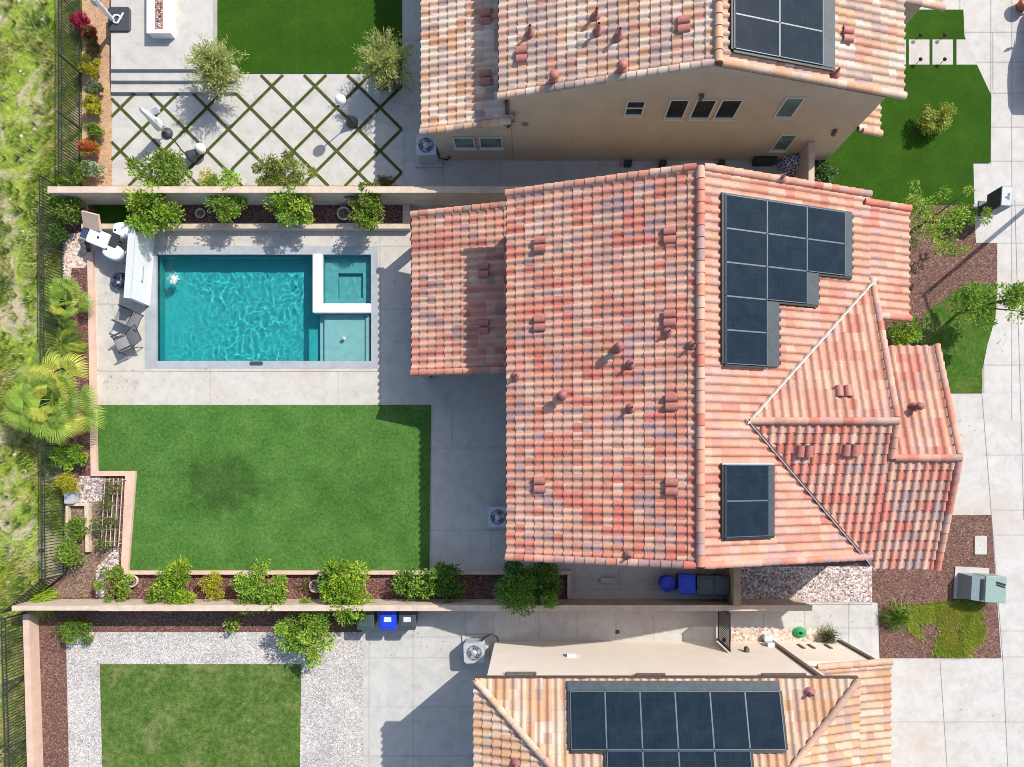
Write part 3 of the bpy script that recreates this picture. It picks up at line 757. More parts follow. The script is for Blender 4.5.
for y0, y1, z0, z1 in ((-1.6,.9,.3,2.2),(1.6,3.0,3.2,4.4)): window(hm, 'x', 13.0, y0, y1, z0, z1, 1)
for y0, y1, z0, z1 in ((6.2,7.6,.8,2.2),): window(hm, 'x', 12.3, y0, y1, z0, z1, 1)
for px, py in ((540,244),(540,323),(670,235),(670,318),(540,485),(672,402),(672,487)): vent(hm, pL, px, py)
for px, py in ((805,451),(851,450)): vent(hm, pCS, px, py)
vent(hm, pCN, 844, 391); 
for px, py in ((484,270),(484,327)): vent(hm, pP, px, py)
ventpipe(hm, pL, 618, 348, .09, .4, True, 'rosepipe') if 'rosepipe' in M else ventpipe(hm, pL, 618, 348, .09, .4, True)
ventpipe(hm, pL, 562, 396, .1, .3, True)
for px, py in ((631,364),(668,332),(693,345),(631,408),(629,556),(516,376)): ventpipe(hm, pL, px, py)
ventpipe(hm, pCS, 795, 557); ventpipe(hm, pFN, 915, 407, .08, .3, True); ventpipe(hm, pR, 782, 178)
# solar arrays on the street-side slope
def uv(pl, P): d = P-pl.A; return d.dot(pl.U), d.dot(pl.S)
def arr(parent, pl, x_top, y_top, cols, w=1.0, pw=1.031, ph=1.525, n0=.17):
    """first panel's upper corner at world (x_top,y_top); cols[k] = rows in the k-th column downhill (main slope: U=+y)"""
    for k, rows in enumerate(cols):
        for r_ in range(rows):
            u = (y_top - pl.A.y) - (r_+1)*pw; v = (pl.A.x - x_top)/ (Vector((pl.S.x,pl.S.y,0)).length) - (k+1)*ph
            solar(parent, pl, 0, 0, [(u, v, pw, ph)], n0)
xt, yt = 5.73, 8.33
arr(hm, pR, xt, yt, [5,3,2])
kx = Vector((pR.S.x,pR.S.y,0)).length
def sk(pl, xa, xb, ya, yb, n0=.13, mat='skirt'):
    skirt(hm, pl, ya-pl.A.y, (pl.A.x-xb)/kx, yb-ya, (xb-xa)/kx, n0, mat)
ph_ = 1.525*kx
sk(pR, xt+ph_*3+.01, xt+ph_*3+.30, yt-2.07, yt); sk(pR, xt+ph_*2+.01, xt+ph_*2+.45, yt-3.1, yt-2.08); sk(pR, xt+ph_+.01, xt+ph_+.45, yt-5.16, yt-3.12)
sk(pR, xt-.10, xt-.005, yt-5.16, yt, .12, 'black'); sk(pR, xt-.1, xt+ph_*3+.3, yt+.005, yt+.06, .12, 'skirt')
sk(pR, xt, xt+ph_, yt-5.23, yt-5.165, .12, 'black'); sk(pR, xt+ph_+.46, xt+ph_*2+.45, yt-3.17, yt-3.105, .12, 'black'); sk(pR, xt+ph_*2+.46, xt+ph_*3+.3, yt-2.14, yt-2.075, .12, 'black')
def notches(par, pl, u0, u1, v):
    mb = MB(); k = math.ceil((u0-.1)/TW_(pl))
    while (k+.8)*TW_(pl) < u1:
        mb.obox(pl.pt((k+.80)*TW_(pl), v, .10), pl.U*.062, pl.S*.06, pl.N*.02); k += 1
    mb.build('tile_gap_shade', M['black'], par)  # black blocks added as shade in the tile hollows along the skirt
TW_ = lambda pl: pl.L/max(1, round(pl.L/TW))
for xa, ya, yb in ((xt+ph_*3+.33, yt-2.07, yt), (xt+ph_*2+.48, yt-3.1, yt-2.1), (xt+ph_+.48, yt-5.16, yt-3.15)): notches(hm, pR, ya-pR.A.y, yb-pR.A.y, (pR.A.x-xa)/kx)
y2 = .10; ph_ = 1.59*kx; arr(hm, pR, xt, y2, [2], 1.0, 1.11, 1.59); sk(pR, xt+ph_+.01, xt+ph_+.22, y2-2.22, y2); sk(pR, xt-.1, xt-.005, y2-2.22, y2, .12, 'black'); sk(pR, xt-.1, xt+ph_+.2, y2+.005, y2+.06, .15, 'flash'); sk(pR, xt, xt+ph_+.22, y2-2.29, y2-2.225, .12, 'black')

# ================================================================== UPPER HOUSE (top edge of the picture)
hu = thing('house', 'tan stucco house at the top with pale mixed roof tiles and three adjoining windows', 'house', (5.5, 16, 0))
YU, YT = 12.33, 24.0
qL = Plane((-1.16,YT,4.8), (-1.16,YU,4.8), 6.73, 2.0); qR = Plane((12.2,YU,4.83), (12.2,YT,4.83), 6.63, 1.97)
qP = Plane((-4.02,YT,3.05), (-4.02,YU-.36,3.05), 3.3, .85); qF = Plane((12.5,YU-.2,2.6), (12.5,YT,2.6), .84, .25)
qG = Plane((14.6,16.5,2.9), (14.6,YT,2.9), 3.0, .8)
mb = MB(); tiles(mb, qL, PAL_UP, 51); tiles(mb, qR, PAL_UP, 52); tiles(mb, qG, PAL_UP, 54); tiles(mb, qF, PAL_LOW, 55)
for p in (qL, qR, qG, qF): slab(mb, p)
ru = mb.build('roof', [M['tile'], M['deck']], hu)
mb = MB(); tiles(mb, qP, PAL_UPLOW, 53); slab(mb, qP); rl = mb.build('lower_roof', [M['tile'], M['deck']], hu)
mb = MB(); caps(mb, (5.57,YU,6.8), (5.57,YT,6.8), PAL_UP, 56, .13); mb.build('ridge_cap', M['tile'], ru)
rakecap(ru, qL, 1, 57, PAL_UP); rakecap(ru, qR, 0, 58, PAL_LOW); rakecap(ru, qF, 0, 60, PAL_LOW); rakecap(ru, qG, 0, 61, PAL_UP)
rakecap(rl, qP, 1, 59, PAL_UPLOW)
mb = MB()
gable(mb, -.85, 11.65, 12.30, 23.6, -.02, 4.78, 4.83, 5.57, 6.66)
mb.box(-3.75, -.86, 12.31, 23.6, -.02, 2.85)
mb.box(11.66, 12.1, 14.2, 23.6, -.02, 2.55); mb.box(11.66, 14.15, 16.9, 23.6, -.02, 2.8)
mb.build('wall', M['stucco'], hu)
yw = 12.30
for a0, a1, z0, z1, bars, gl_ in ((3.13,3.68,3.75,4.62,1,'glass'),(4.56,5.14,3.52,4.7,0,'glass'),(5.44,6.05,3.52,4.7,0,'glass'),(6.29,6.92,3.52,4.7,0,'glass'),
        (8.38,8.93,3.62,4.82,0,'glass_g'),(9.12,9.66,1.0,2.2,0,'glass_g'),(-3.02,-2.32,1.2,2.0,0,'glass_g'),(-2.05,-1.27,1.2,2.0,0,'glass_g')):
    window(hu, 'y', yw, a0, a1, z0, z1, -1, bars, gl_)
mb = MB(); gutter(mb, qL.A-Vector((0,0,.03)), qL.B-Vector((0,0,.03)), 0, (-1,0,0), .09, .1); gutter(mb, qP.A-Vector((0,0,.03)), qP.B-Vector((0,0,.03)), 0, (-1,0,0), .09, .1)
mb.box(-1.02,-.90,12.2,12.29,2.9,4.7)
mb.build('gutter', M['gutter'], hu)
mb = MB(); mb.box(1.42,1.62,12.22,12.299,1.7,2.05); mb.build('vent_box', M['wood'], hu)
mb = MB(); mb.box(5.4,5.56,12.18,12.299,5.0,5.08); mb.lathe([(.001,.0),(.06,-.05),(.07,-.14),(.001,-.15)], (5.48,12.2,5.02), 10); mb.build('wall_light', M['trim'], hu)
mb = MB(); mb.lathe([(.001,.0),(.07,-.05),(.09,-.16),(.001,-.17)], (10.9,12.2,2.6), 10); mb.box(10.84,10.96,12.18,12.299,2.56,2.64); mb.build('wall_light', M['trim'], hu)
mb = MB(); mb.lathe([(.0,.06),(.10,.05),(.12,0)], (0,0,0), 14); 
mb.v = [(x-.35, 12.299-z, 3.05+y) for x,y,z in mb.v]; mb.build('wall_vent', M['vent'], hu)
for px, py in ((522,54),(684,24)): vent(hu, qL, px, py)
for px, py in ((486,17),(486,77)): vent(hu, qP, px, py)
vent(hu, qR, 848, 34)
for px, py in ((530,32),(596,15),(598,30),(619,35)): ventpipe(hu, qL, px, py, .06, .34)
for px, py in ((554,79),(622,69)): ventpipe(hu, qL, px, py, .1, .25, True, 'vent')
ventpipe(hu, qR, 836, 73)
xt, yt = 6.0, 12.74; kx = Vector((qR.S.x,qR.S.y,0)).length; ph_ = 1.6*kx
for k in range(2):
    for r_ in range(4):
        solar(hu, qR, 0, 0, [(yt-qR.A.y+r_*1.065, (qR.A.x-xt)/kx-(k+1)*1.6, 1.065, 1.6)])
def sku(xa, xb, ya, yb, n0=.13, mat='skirt'): skirt(hu, qR, ya-qR.A.y, (qR.A.x-xb)/kx, yb-ya, (xb-xa)/kx, n0, mat)
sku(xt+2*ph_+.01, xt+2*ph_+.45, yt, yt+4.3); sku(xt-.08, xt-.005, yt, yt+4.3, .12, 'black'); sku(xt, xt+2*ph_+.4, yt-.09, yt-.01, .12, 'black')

# ================================================================== LOWER HOUSE (bottom edge)
hl = thing('house', 'cream stucco house at the bottom edge with hipped tan roof and one large solar array', 'house', (4, -11, 0))
LX0, LX1, LY, LZ = -1.94, 10.46, -6.855, 5.4; LR, LRZ = 6.2, 2.15
oL = Plane((LX0,LY,LZ), (LX0,LY-12.4,LZ), LR, LRZ); oR = Plane((LX1,LY-12.4,LZ), (LX1,LY,LZ), LR, LRZ)
oN = Plane((LX1,LY,LZ), (LX0,LY,LZ), LR, LRZ); oS = Plane((LX0,LY-12.4,LZ), (LX1,LY-12.4,LZ), LR, LRZ)
cA, cB, cC, cD = Vector((LX0,LY,0)), Vector((LX1,LY,0)), Vector((LX0,LY-12.4,0)), Vector((LX1,LY-12.4,0))
mb = MB()
tiles(mb, oN, PAL_LOW, 71, clips=[(cA, (-1,-1,0)), (cB, (1,-1,0))])
tiles(mb, oL, PAL_LOW, 72, clips=[(cA, (1,1,0)), (cC, (1,-1,0))])
tiles(mb, oR, PAL_LOW, 73, clips=[(cB, (-1,1,0)), (cD, (-1,-1,0))])
tiles(mb, oS, PAL_LOW, 74, clips=[(cC, (-1,1,0)), (cD, (1,1,0))])
for p in (oN, oL, oR, oS): slab(mb, p, [(.02,.02),(p.L-.02,.02),(p.L/2,p.SL)])
rlow = mb.build('roof', [M['tile'], M['deck']], hl)
oE = Plane((12.68,-19,2.98), (12.68,-6.915,2.98), 3.0, .75)
mb = MB(); tiles(mb, oE, PAL_LOW, 75, keep=lambda p: p.x > 9.75); slab(mb, oE); re_ = mb.build('lower_roof', [M['tile'], M['deck']], hl)
rakecap(re_, oE, 1, 76, PAL_LOW)
ap = Vector(((LX0+LX1)/2, LY-6.2, LZ+LRZ))
for a, s in ((Vector((LX0,LY,LZ)),77), (Vector((LX1,LY,LZ)),78), (Vector((LX0,LY-12.4,LZ)),79), (Vector((LX1,LY-12.4,LZ)),80)):
    mb = MB(); caps(mb, a+(ap-a)*.01, ap, PAL_LOW, s, .11, .07); mb.build('hip_cap', M['tile'], rlow)
mb = MB(); mb.box(-1.6, 9.72, -19, -6.935, -.02, 5.3); mb.box(9.721, 12.2, -18.6, -6.945, -.02, 2.86); mb.build('wall', M['cream'], hl)
mb = MB(); gutter(mb, (LX0-.03,LY,LZ-.02), (LX1+.03,LY,LZ-.02), 0, (0,1,0), .11, .12)
mb.build('gutter', M['gutter'], hl)
mb = MB(); mb.box(9.36, 9.50, -6.933, -6.855, .0, 5.2); mb.build('downspout', M['gutter'], hl); mb = MB(); mb.box(12.12, 12.26, -6.943, -6.865, .0, 2.8); mb.build('downspout', M['gutter'], hl)
for a0, a1, z0, z1, gl_ in ((-.95,.0,4.6,5.15,'glass_g'),(3.4,4.3,4.75,5.18,'glass'),(7.6,9.0,4.75,5.15,'glass_g')): window(hl, 'y', -6.935, a0, a1, z0, z1, 1, 0, gl_, 'trim', .02)
mb = MB(); mb.box(1.18,1.5,-6.934,-6.815,2.1,2.4); mb.build('vent_box', M['white'], hl)
mb = MB(); mb.lathe([(.001,.0),(.08,-.05),(.10,-.2),(.001,-.21)], (8.0,-6.845,1.7), 10); mb.box(7.94,8.06,-6.934,-6.805,1.66,1.74); mb.build('wall_light', M['trim'], hl)
mb = MB(); mb.box(9.02,9.3,-6.934,-6.795,.5,.9); mb.build('meter_box', M['sticker'], hl)
mb = MB()
for x in (10.3, 10.7, 11.35): mb.box(x, x+.09, -6.944, -6.905, .5, 1.15)
mb.build('wall_bracket', M['woodbrown'], hl)
# six upright panels in the first row, four below
kx = Vector((oN.S.x,oN.S.y,0)).length
X0 = 1.12; pw = 1.118
v0 = .36; phh = 1.75
for k in range(6): solar(hl, oN, 0, 0, [(oN.A.x-(X0+(k+1)*pw), v0, pw, phh)])
for k in range(1, 5): solar(hl, oN, 0, 0, [(oN.A.x-(X0+(k+1)*pw), v0+phh+.02, pw, phh)])
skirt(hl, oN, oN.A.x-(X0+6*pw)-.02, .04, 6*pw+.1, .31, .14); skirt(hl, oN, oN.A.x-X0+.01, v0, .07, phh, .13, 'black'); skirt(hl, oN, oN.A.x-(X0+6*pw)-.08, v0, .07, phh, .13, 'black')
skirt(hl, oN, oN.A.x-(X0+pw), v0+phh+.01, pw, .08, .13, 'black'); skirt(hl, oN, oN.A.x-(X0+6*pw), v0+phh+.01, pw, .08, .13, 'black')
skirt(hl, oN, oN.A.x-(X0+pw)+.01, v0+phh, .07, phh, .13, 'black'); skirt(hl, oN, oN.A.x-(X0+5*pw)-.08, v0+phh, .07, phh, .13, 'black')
ventpipe(hl, oN, 810, 693); ventpipe(hl, oL, 516, 765); 
# ------------------------------------------------------------------ plants
LIME = [(.19,.29,.028),(.13,.235,.024),(.09,.17,.02),(.26,.32,.05)]
CITRUS = [(.17,.275,.02),(.125,.215,.018),(.085,.155,.014),(.25,.32,.03)]
YELLOW = [(.33,.30,.02),(.26,.25,.02),(.20,.22,.025),(.40,.34,.04)]
DARK = [(.045,.10,.018),(.06,.13,.022),(.085,.16,.025),(.03,.07,.013)]
DARKL = [(.05,.11,.018),(.07,.15,.022),(.13,.22,.03),(.03,.075,.013)]
OLIVE = [(.17,.19,.07),(.22,.235,.09),(.12,.145,.05),(.28,.28,.13)]
RED = [(.5,.03,.05),(.42,.02,.07),(.30,.04,.04),(.55,.12,.05)]
REDOR = [(.52,.10,.03),(.45,.06,.03),(.34,.16,.03),(.30,.24,.03)]
MID = [(.095,.16,.02),(.13,.20,.025),(.07,.12,.016),(.18,.25,.035)]
def leaf(mb, p, d, n, ln, w, col, curl=0):
    """one leaf: folded blade from p along d with face normal n"""
    s = d.cross(n)
    if s.length < 1e-4: return
    s.normalize(); n = s.cross(d).normalized()
    a = p + d*ln*.45 + s*w*.5 + n*ln*.08; b = p + d*ln*.45 - s*w*.5 + n*ln*.08
    t = p + d*ln - n*curl*ln; m = p + d*ln*.5
    mb.add([p, a, t, b], [(0,1,2,3)], 0, col)
LIME, CITRUS, YELLOW, DARKL, OLIVE, MID = [[scl(c, 1.5) for c in p] for p in (LIME, CITRUS, YELLOW, DARKL, OLIVE, MID)]
OLIVE = [(c[0]*1.25, c[1]*1.3, c[2]*1.2) for c in OLIVE]
RED, REDOR, DARK = [[scl(c, 1.2) for c in p] for p in (RED, REDOR, DARK)]
def rvec(g):
    while True:
        v = Vector((g.uniform(-1,1), g.uniform(-1,1), g.uniform(-1,1)))
        if .05 < v.length < 1: return v.normalized()
def crown(mb, c, rad, n, ln, pal, g, K=14, cr=.33, droop=0, asp=.45):
    c = Vector(c); cl = []
    for _ in range(K):
        v = rvec(g); v.z = v.z*.85 + .12
        q = g.uniform(.35, .80) if g.random() < .80 else g.uniform(.82, .98)
        cl.append((Vector((v.x*rad[0]*q, v.y*rad[1]*q, v.z*rad[2]*q)), (g.uniform(.65, 1.25) if q < .82 else g.uniform(.5, .75)), g.uniform(.72, 1.2), g.randrange(len(pal))))
    mr = sum(rad)/3
    for _ in range(n):
        k = cl[g.randrange(K)]
        o = rvec(g)*(g.random()**.45)*cr*mr*k[1]; o.z *= .8
        p = c + k[0] + o
        d = (o.normalized()*.9 + rvec(g)*.7 + Vector((0,0,.15-droop))).normalized()
        nn = (Vector((0,0,1)) + rvec(g)*.75).normalized()
        colr = pal[k[3]] if g.random() < .5 else pal[g.randrange(len(pal))]
        leaf(mb, p, d, nn, ln*g.uniform(.7,1.3), ln*asp*g.uniform(.8,1.2), scl(colr, k[2]*g.uniform(.85,1.15)))
    return cl
def shrub(name, label, px, py, rp, h, pal, n=1500, ln=.11, z0=0.0, group=None, cat='shrub', flat=.8, asp=.5, K=24, cr=.37, stems=5, mat='bark', seed=None, sx=1, sy=1, trunk=0, droop=0):
    """crown centred on the photo reading, rp = crown radius in photo pixels"""
    g = random.Random(seed if seed is not None else int(px*31+py*7)); n = int(n*1.9); ln *= .98; rp *= 1.07
    rz = h*.5*flat if not trunk else (h-trunk)/2
    zc = z0 + h - rz
    c = W(px, py, zc); r = rp*(H-zc)/F
    t = thing(name, label, cat, (c.x, c.y, z0), 0, group)
    mb = MB(); cl = crown(mb, c, (r*sx, r*sy, max(rz, r*.45)), n, ln, pal, g, K, cr, droop, asp)
    mb.build('foliage' if not trunk else 'crown', M['leaf'], t)
    mb = MB(); base = Vector((c.x, c.y, z0-.02))
    if trunk:
        top = Vector((c.x, c.y, z0+trunk)); tr = .035+.012*h
        mb.tube([base, base.lerp(top,.5)+Vector((.03,.02,0)), top], [tr*1.3, tr, tr*.8], 8)
        for q in cl[:9]: mb.tube([top, top.lerp(c+q[0],.55)+Vector((0,0,.05)), c+q[0]], [tr*.6, tr*.35, .008], 5)
        mb.build('trunk', M[mat], t)
    else:
        for q in cl[:stems+3]:
            mb.tube([base+Vector((g.uniform(-.05,.05),g.uniform(-.05,.05),0)), base.lerp(c+q[0],.5)+Vector((0,0,.08)), c+q[0]], [.02,.014,.006], 5)
        mb.build('stem', M[mat], t)
    return t
G1 = 'shrubs in the upper planter'; G2 = 'shrubs along the lower block wall'
shrub('shrub', 'tall bright green shrub overhanging the white bar wall, at the left of the upper planter', 156, 207, 29, 1.5, CITRUS, 2300, .12, .3, G1, seed=1, sy=1.0)
shrub('shrub', 'green shrub in the diamond paved yard behind the wall, beside the tilted lamp', 161, 173, 29, 1.7, MID, 1700, .12, 0, 'shrubs behind the upper block wall', seed=2, sy=.75)
shrub('shrub', 'yellow green shrub straddling the wall, second from left in the upper planter', 226, 199, 21, 1.35, LIME, 1500, .11, .3, G1, seed=3, sy=1.15)
shrub('shrub', 'olive green twiggy shrub on the diamond paving just above the wall', 284, 173, 28, 1.4, [(.19,.25,.045),(.26,.32,.06),(.15,.19,.035),(.34,.36,.09)], 2200, .10, 0, 'shrubs behind the upper block wall', seed=4, sy=.72)
shrub('shrub', 'bright lime shrub in the planter directly below the olive green twiggy shrub', 289, 207, 22, 1.3, LIME, 1700, .11, .3, G1, seed=5)
shrub('shrub', 'green shrub with reddish centre at the right end of the upper planter', 366, 207, 21, 1.3, [*CITRUS[:3],(.16,.12,.05)], 1600, .11, .3, G1, seed=6)
shrub('shrub', 'small sparse yellowish plant at the wall foot under the diamond pavers', 208, 178, 8, .5, YELLOW, 260, .08, 0, None, seed=8)
shrub('shrub', 'low brown green weeds at the wall foot near the right end of the diamond pavers', 384, 181, 10, .3, [(.12,.12,.04),(.17,.10,.06),(.2,.2,.06)], 300, .08, 0, None, seed=9, sy=.5)
# lower planter
shrub('shrub', 'yellow green shrub with reddish stems beside the leftmost stone ring pot', 117, 584, 19, .9, [*LIME[:3],(.3,.2,.06)], 1100, .10, .05, G2, seed=11, sy=.85)
shrub('shrub', 'broad bright green shrub immediately left of the round golden bush below the lawn', 173, 583, 26, 1.4, CITRUS, 2300, .11, .05, G2, seed=12, sy=1.0)
shrub('shrub', 'small round golden bush standing alone below the green lawn', 214, 585, 12.5, .8, YELLOW, 1100, .07, .05, G2, seed=13, K=22, cr=.5)
shrub('shrub', 'lime shrub that leans over the wall towards the white gravel', 261, 590, 24, 1.5, LIME, 2200, .11, .05, G2, seed=14, sy=1.3)
shrub('shrub', 'largest lime shrub spilling over the wall next to the green and blue bins', 349, 590, 29, 1.6, CITRUS, 3600, .12, .05, G2, seed=15, sy=1.05)
shrub('shrub', 'mid green shrub between the largest lime shrub and the paired dark shrub', 413, 583, 18, 1.2, LIME[1:]+DARKL[:2], 1300, .11, .05, G2, seed=16)
shrub('shrub', 'two toned shrub, lime at left and dark at right, near the lawn corner', 447, 585, 20, 1.25, LIME[:3]+DARK[:3], 1500, .11, .05, G2, seed=17)
shrub('tree', 'dense dark green tree against the house corner at the end of the planter', 531, 590, 34, 2.3, DARKL, 4200, .12, .05, None, 'tree', seed=18, trunk=.7, K=24)
shrub('shrub', 'lime shrub growing in the pale gravel below the wall', 306, 631, 31, 1.6, LIME, 2600, .11, 0, None, seed=19)
shrub('shrub', 'low spreading dark green plant in the bark bed of the lower garden', 75, 631, 19, .5, MID+[(.05,.13,.02)], 1300, .10, 0, None, seed=20, sy=.65, asp=.3)
shrub('shrub', 'thin seedling lying over the edge of the white gravel', 233, 624, 9, .6, LIME, 160, .10, 0, None, seed=21)
# shrubs along the fence
for i, (px, py, rp, h, pal, lab) in enumerate([
    (80, 20, 7, .7, [(.5,.02,.09),(.42,.02,.10),(.35,.03,.06)], 'magenta red flowering shrub by the fence beside the white parasol post'),
    (90, 33, 7.5, .6, [(.4,.03,.04),(.3,.04,.03),(.12,.13,.03)], 'dark red flowering shrub just below the magenta one'),
    (93, 48, 7, .5, [(.3,.22,.10),(.2,.16,.05),(.14,.14,.04)], 'dry brown shrub below the red flowers'),
    (91, 67, 9, .8, YELLOW+[(.16,.18,.02)], 'uppermost yellow olive bush on the tan soil strip'),
    (93, 88, 8, .6, [(.2,.25,.12),(.12,.18,.07),(.35,.38,.25)], 'grey green bush between the two yellow olive bushes'),
    (94, 106, 9, .8, YELLOW+[(.18,.17,.02)], 'yellow olive bush below the grey green one'),
    (96, 131, 7, .6, MID, 'small dark green bush above the orange red bush'),
    (88, 146, 10, .7, REDOR+[(.25,.24,.04)], 'orange red bush on the tan soil strip by the fence'),
    (93, 168, 9, .7, [(.1,.2,.03),(.2,.3,.1),(.4,.45,.35)], 'green and white bush near the wall end'),
    (76, 173, 10, .6, MID, 'green bush beside the fence near the wall end')]):
    shrub('shrub', lab, px, py, rp, h, pal, 800, .085, 0, 'bushes on the tan soil strip', seed=100+i, K=14, cr=.45)
shrub('shrub', 'feathery green bush at the left end of the wall beside the iron fence', 68, 202, 19, 1.3, MID, 1200, .10, 0, None, seed=120)
shrub('shrub', 'dark green bush just outside the fence, above the small palm', 58, 233, 11, 1.0, DARK, 600, .09, 0, None, seed=121)
shrub('shrub', 'lime bush between the big palm and the round golden bush by the fence', 69, 457, 17, .9, LIME[:3], 950, .10, 0, None, seed=122, sy=.8)
shrub('shrub', 'round golden bush at the corner of the vegetable beds', 67, 483, 12, .8, YELLOW, 900, .075, 0, None, seed=123, K=20, cr=.5, sy=.8)
shrub('shrub', 'green bush growing at the foot of the vegetable bed by the white board', 70, 556, 13, .9, MID, 800, .10, 0, None, seed=124, sy=1.25)
shrub('shrub', 'leafy vegetable plants in the narrow bed by the pale board', 77, 530, 11, .6, MID, 600, .09, 0, None, seed=125, sy=1.5)
for i, (px, py, rp) in enumerate([(113,488,8),(108,505,8),(100,525,9),(112,522,7),(104,543,7)]):
    shrub('bean_plant', 'sparse climbing bean plants on the garden trellis', px, py, rp, .7, [(.16,.2,.06),(.22,.2,.09),(.10,.15,.04)], 130, .10, 0, 'bean plants on the trellis', 'plant', seed=130+i, stems=3)
# street side
shrub('tree', 'small pale yellow green shrub alone on the deep green front turf', 937, 121, 16, .85, [(.31,.36,.06),(.38,.42,.09),(.23,.29,.05)], 1100, .10, 0, None, 'shrub', seed=140, sx=1.15)
shrub('tree', 'sparse young tree with yellow green leaves on thin brown branches above the red bark', 940, 213, 43, 2.5, LIME, 1300, .11, 0, None, 'tree', seed=141, trunk=.9, K=34, cr=.2, sx=1, sy=1.0)
shrub('tree', 'young tree leaning out over the pale driveway at the right edge', 988, 303, 42, 2.6, LIME[:3]+MID[:1], 1700, .12, 0, None, 'tree', seed=142, trunk=1.2, sx=1.2, sy=.5, K=22, cr=.3)
shrub('shrub', 'round lime shrub tucked beside the roof corner and red bark', 903, 333, 15, 1.2, LIME, 1200, .11, 0, None, seed=143)
shrub('shrub', 'dark shrub at the edge of the front bed beside the mailbox', 965, 214, 12, .9, MID+DARK[:1], 700, .10, 0, None, seed=144)
shrub('shrub', 'small wispy green plant in the corner of the front bark bed', 913, 205, 9, .8, LIME, 260, .10, 0, None, seed=145)
shrub('shrub', 'low dark ivy at the foot of the tan house wall', 824, 172, 11, .5, DARK+[(.3,.34,.3)], 420, .09, 0, None, seed=146)
# ------------------------------------------------------------------ feathery trees in the upper garden
def feathery(px, py, rp, h, label, seed):
    g = random.Random(seed); zc = h*.62
    c = W(px, py, zc); r = rp*(H-zc)/F
    t = thing('tree', label, 'tree', (c.x, c.y, 0), 0, 'olive trees in square planters')
    mb = MB(); br = MB(); top = Vector((c.x, c.y, h*.42))
    br.tube([(c.x,c.y,.3),(c.x+.03,c.y,h*.25),top], [.06,.05,.04], 8)
    for _ in range(150):
        v = rvec(g); v.z = abs(v.z)*.9 - .12; q = g.uniform(.6, 1.12)
        e = Vector((c.x+v.x*r*q, c.y+v.y*r*q, h*.45+v.z*h*.58*q))
        m_ = top.lerp(e, .5)+Vector((0,0,.12))
        if g.random() < .5: br.tube([top, m_, e], [.016,.01,.003], 4, 0, None, False)
        for k in range(30):
            s_ = g.uniform(.25, 1); p = top.lerp(e, s_) + Vector((0,0,.48*s_*(1-s_))) + rvec(g)*.07
            d = ((e-top).normalized()*.8+rvec(g)*.8+Vector((0,0,-.1))).normalized()
            leaf(mb, p, d, (Vector((0,0,1))+rvec(g)*.8).normalized(), g.uniform(.11,.2), .03, scl(OLIVE[g.randrange(4)], g.uniform(.85,1.2)))
    mb.build('crown', M['leaf'], t); br.build('trunk', M['bark'], t)
feathery(213, 65, 31, 2.5, 'feathery olive tree between the terrace steps and the green turf', 3)
feathery(384, 58, 31, 2.6, 'feathery olive tree in a brown planter at the right corner of the green turf', 4)
def planter(px, py, s, label):
    mb = MB(); c = W(px, py, 0); t = thing('planter_box', label, 'planter', (c.x, c.y, 0), 0, 'square planters')
    for a, b, e, f in ((-s,s,-s,-s+.05),(-s,s,s-.05,s),(-s,-s+.05,-s+.05,s-.05),(s-.05,s,-s+.05,s-.05)): mb.box(c.x+a, c.x+b, c.y+e, c.y+f, 0, .5)
    mb.build('box', M['woodbrown'], t)
    mb = MB(); mb.box(c.x-s+.05, c.x+s-.05, c.y-s+.05, c.y+s-.05, 0, .42); mb.build('soil', M['soil'], t)
planter(220, 82, .36, 'square brown planter holding the left feathery tree'); planter(389, 79, .44, 'square brown planter holding the right feathery tree')
# ------------------------------------------------------------------ palms
PALM = [(.29,.42,.06),(.35,.46,.08),(.22,.34,.055),(.46,.49,.085)]
def fan(mb, base, dirv, plen, fr, g, pal, droop=.35, spread=2.1, nb=30, tilt=None):
    """palmate leaf: stalk from base along dirv, then a fan of narrow blades"""
    d = dirv.normalized(); hub = base + d*plen
    mb.tube([base, base.lerp(hub,.5)+Vector((0,0,.06)), hub], [.022,.016,.012], 5, 0, scl(pal[0],.9), False)
    side = d.cross(Vector((0,0,1)))
    if side.length < .1: side = Vector((1,0,0))
    side.normalize(); nrm = side.cross(d).normalized()
    if tilt: d = (d + Vector((0,0,tilt))).normalized(); nrm = side.cross(d).normalized()
    colr = pal[g.randrange(len(pal))]
    for k in range(nb):
        a = spread*(k/(nb-1)*2-1)
        bd = (d*math.cos(a) + side*math.sin(a)).normalized(); bl = fr*(1-.22*abs(a)/spread)*g.uniform(.92,1.06)
        bs = bd.cross(nrm).normalized(); w = fr*spread*2/nb*.62
        p0 = hub; p1 = hub + bd*bl*.55 + nrm*.03*(1 if k % 2 else -1); p2 = hub + bd*bl*.85 - Vector((0,0,droop*bl*.22)); p3 = hub + bd*bl - Vector((0,0,droop*bl*.5))
        c = scl(colr, g.uniform(.82,1.18))
        tipc = (c[0]*1.15+.05, c[1]*1.0+.02, c[2]+.02)
        mb.add([p0, p1+bs*w*.5, p1-bs*w*.5], [(0,1,2)], 0, c); mb.add([p1+bs*w*.5, p2+bs*w*.3, p2-bs*w*.3, p1-bs*w*.5], [(0,1,2,3)], 0, c)
        mb.add([p2+bs*w*.3, p3, p2-bs*w*.3], [(0,1,2)], 0, tipc)
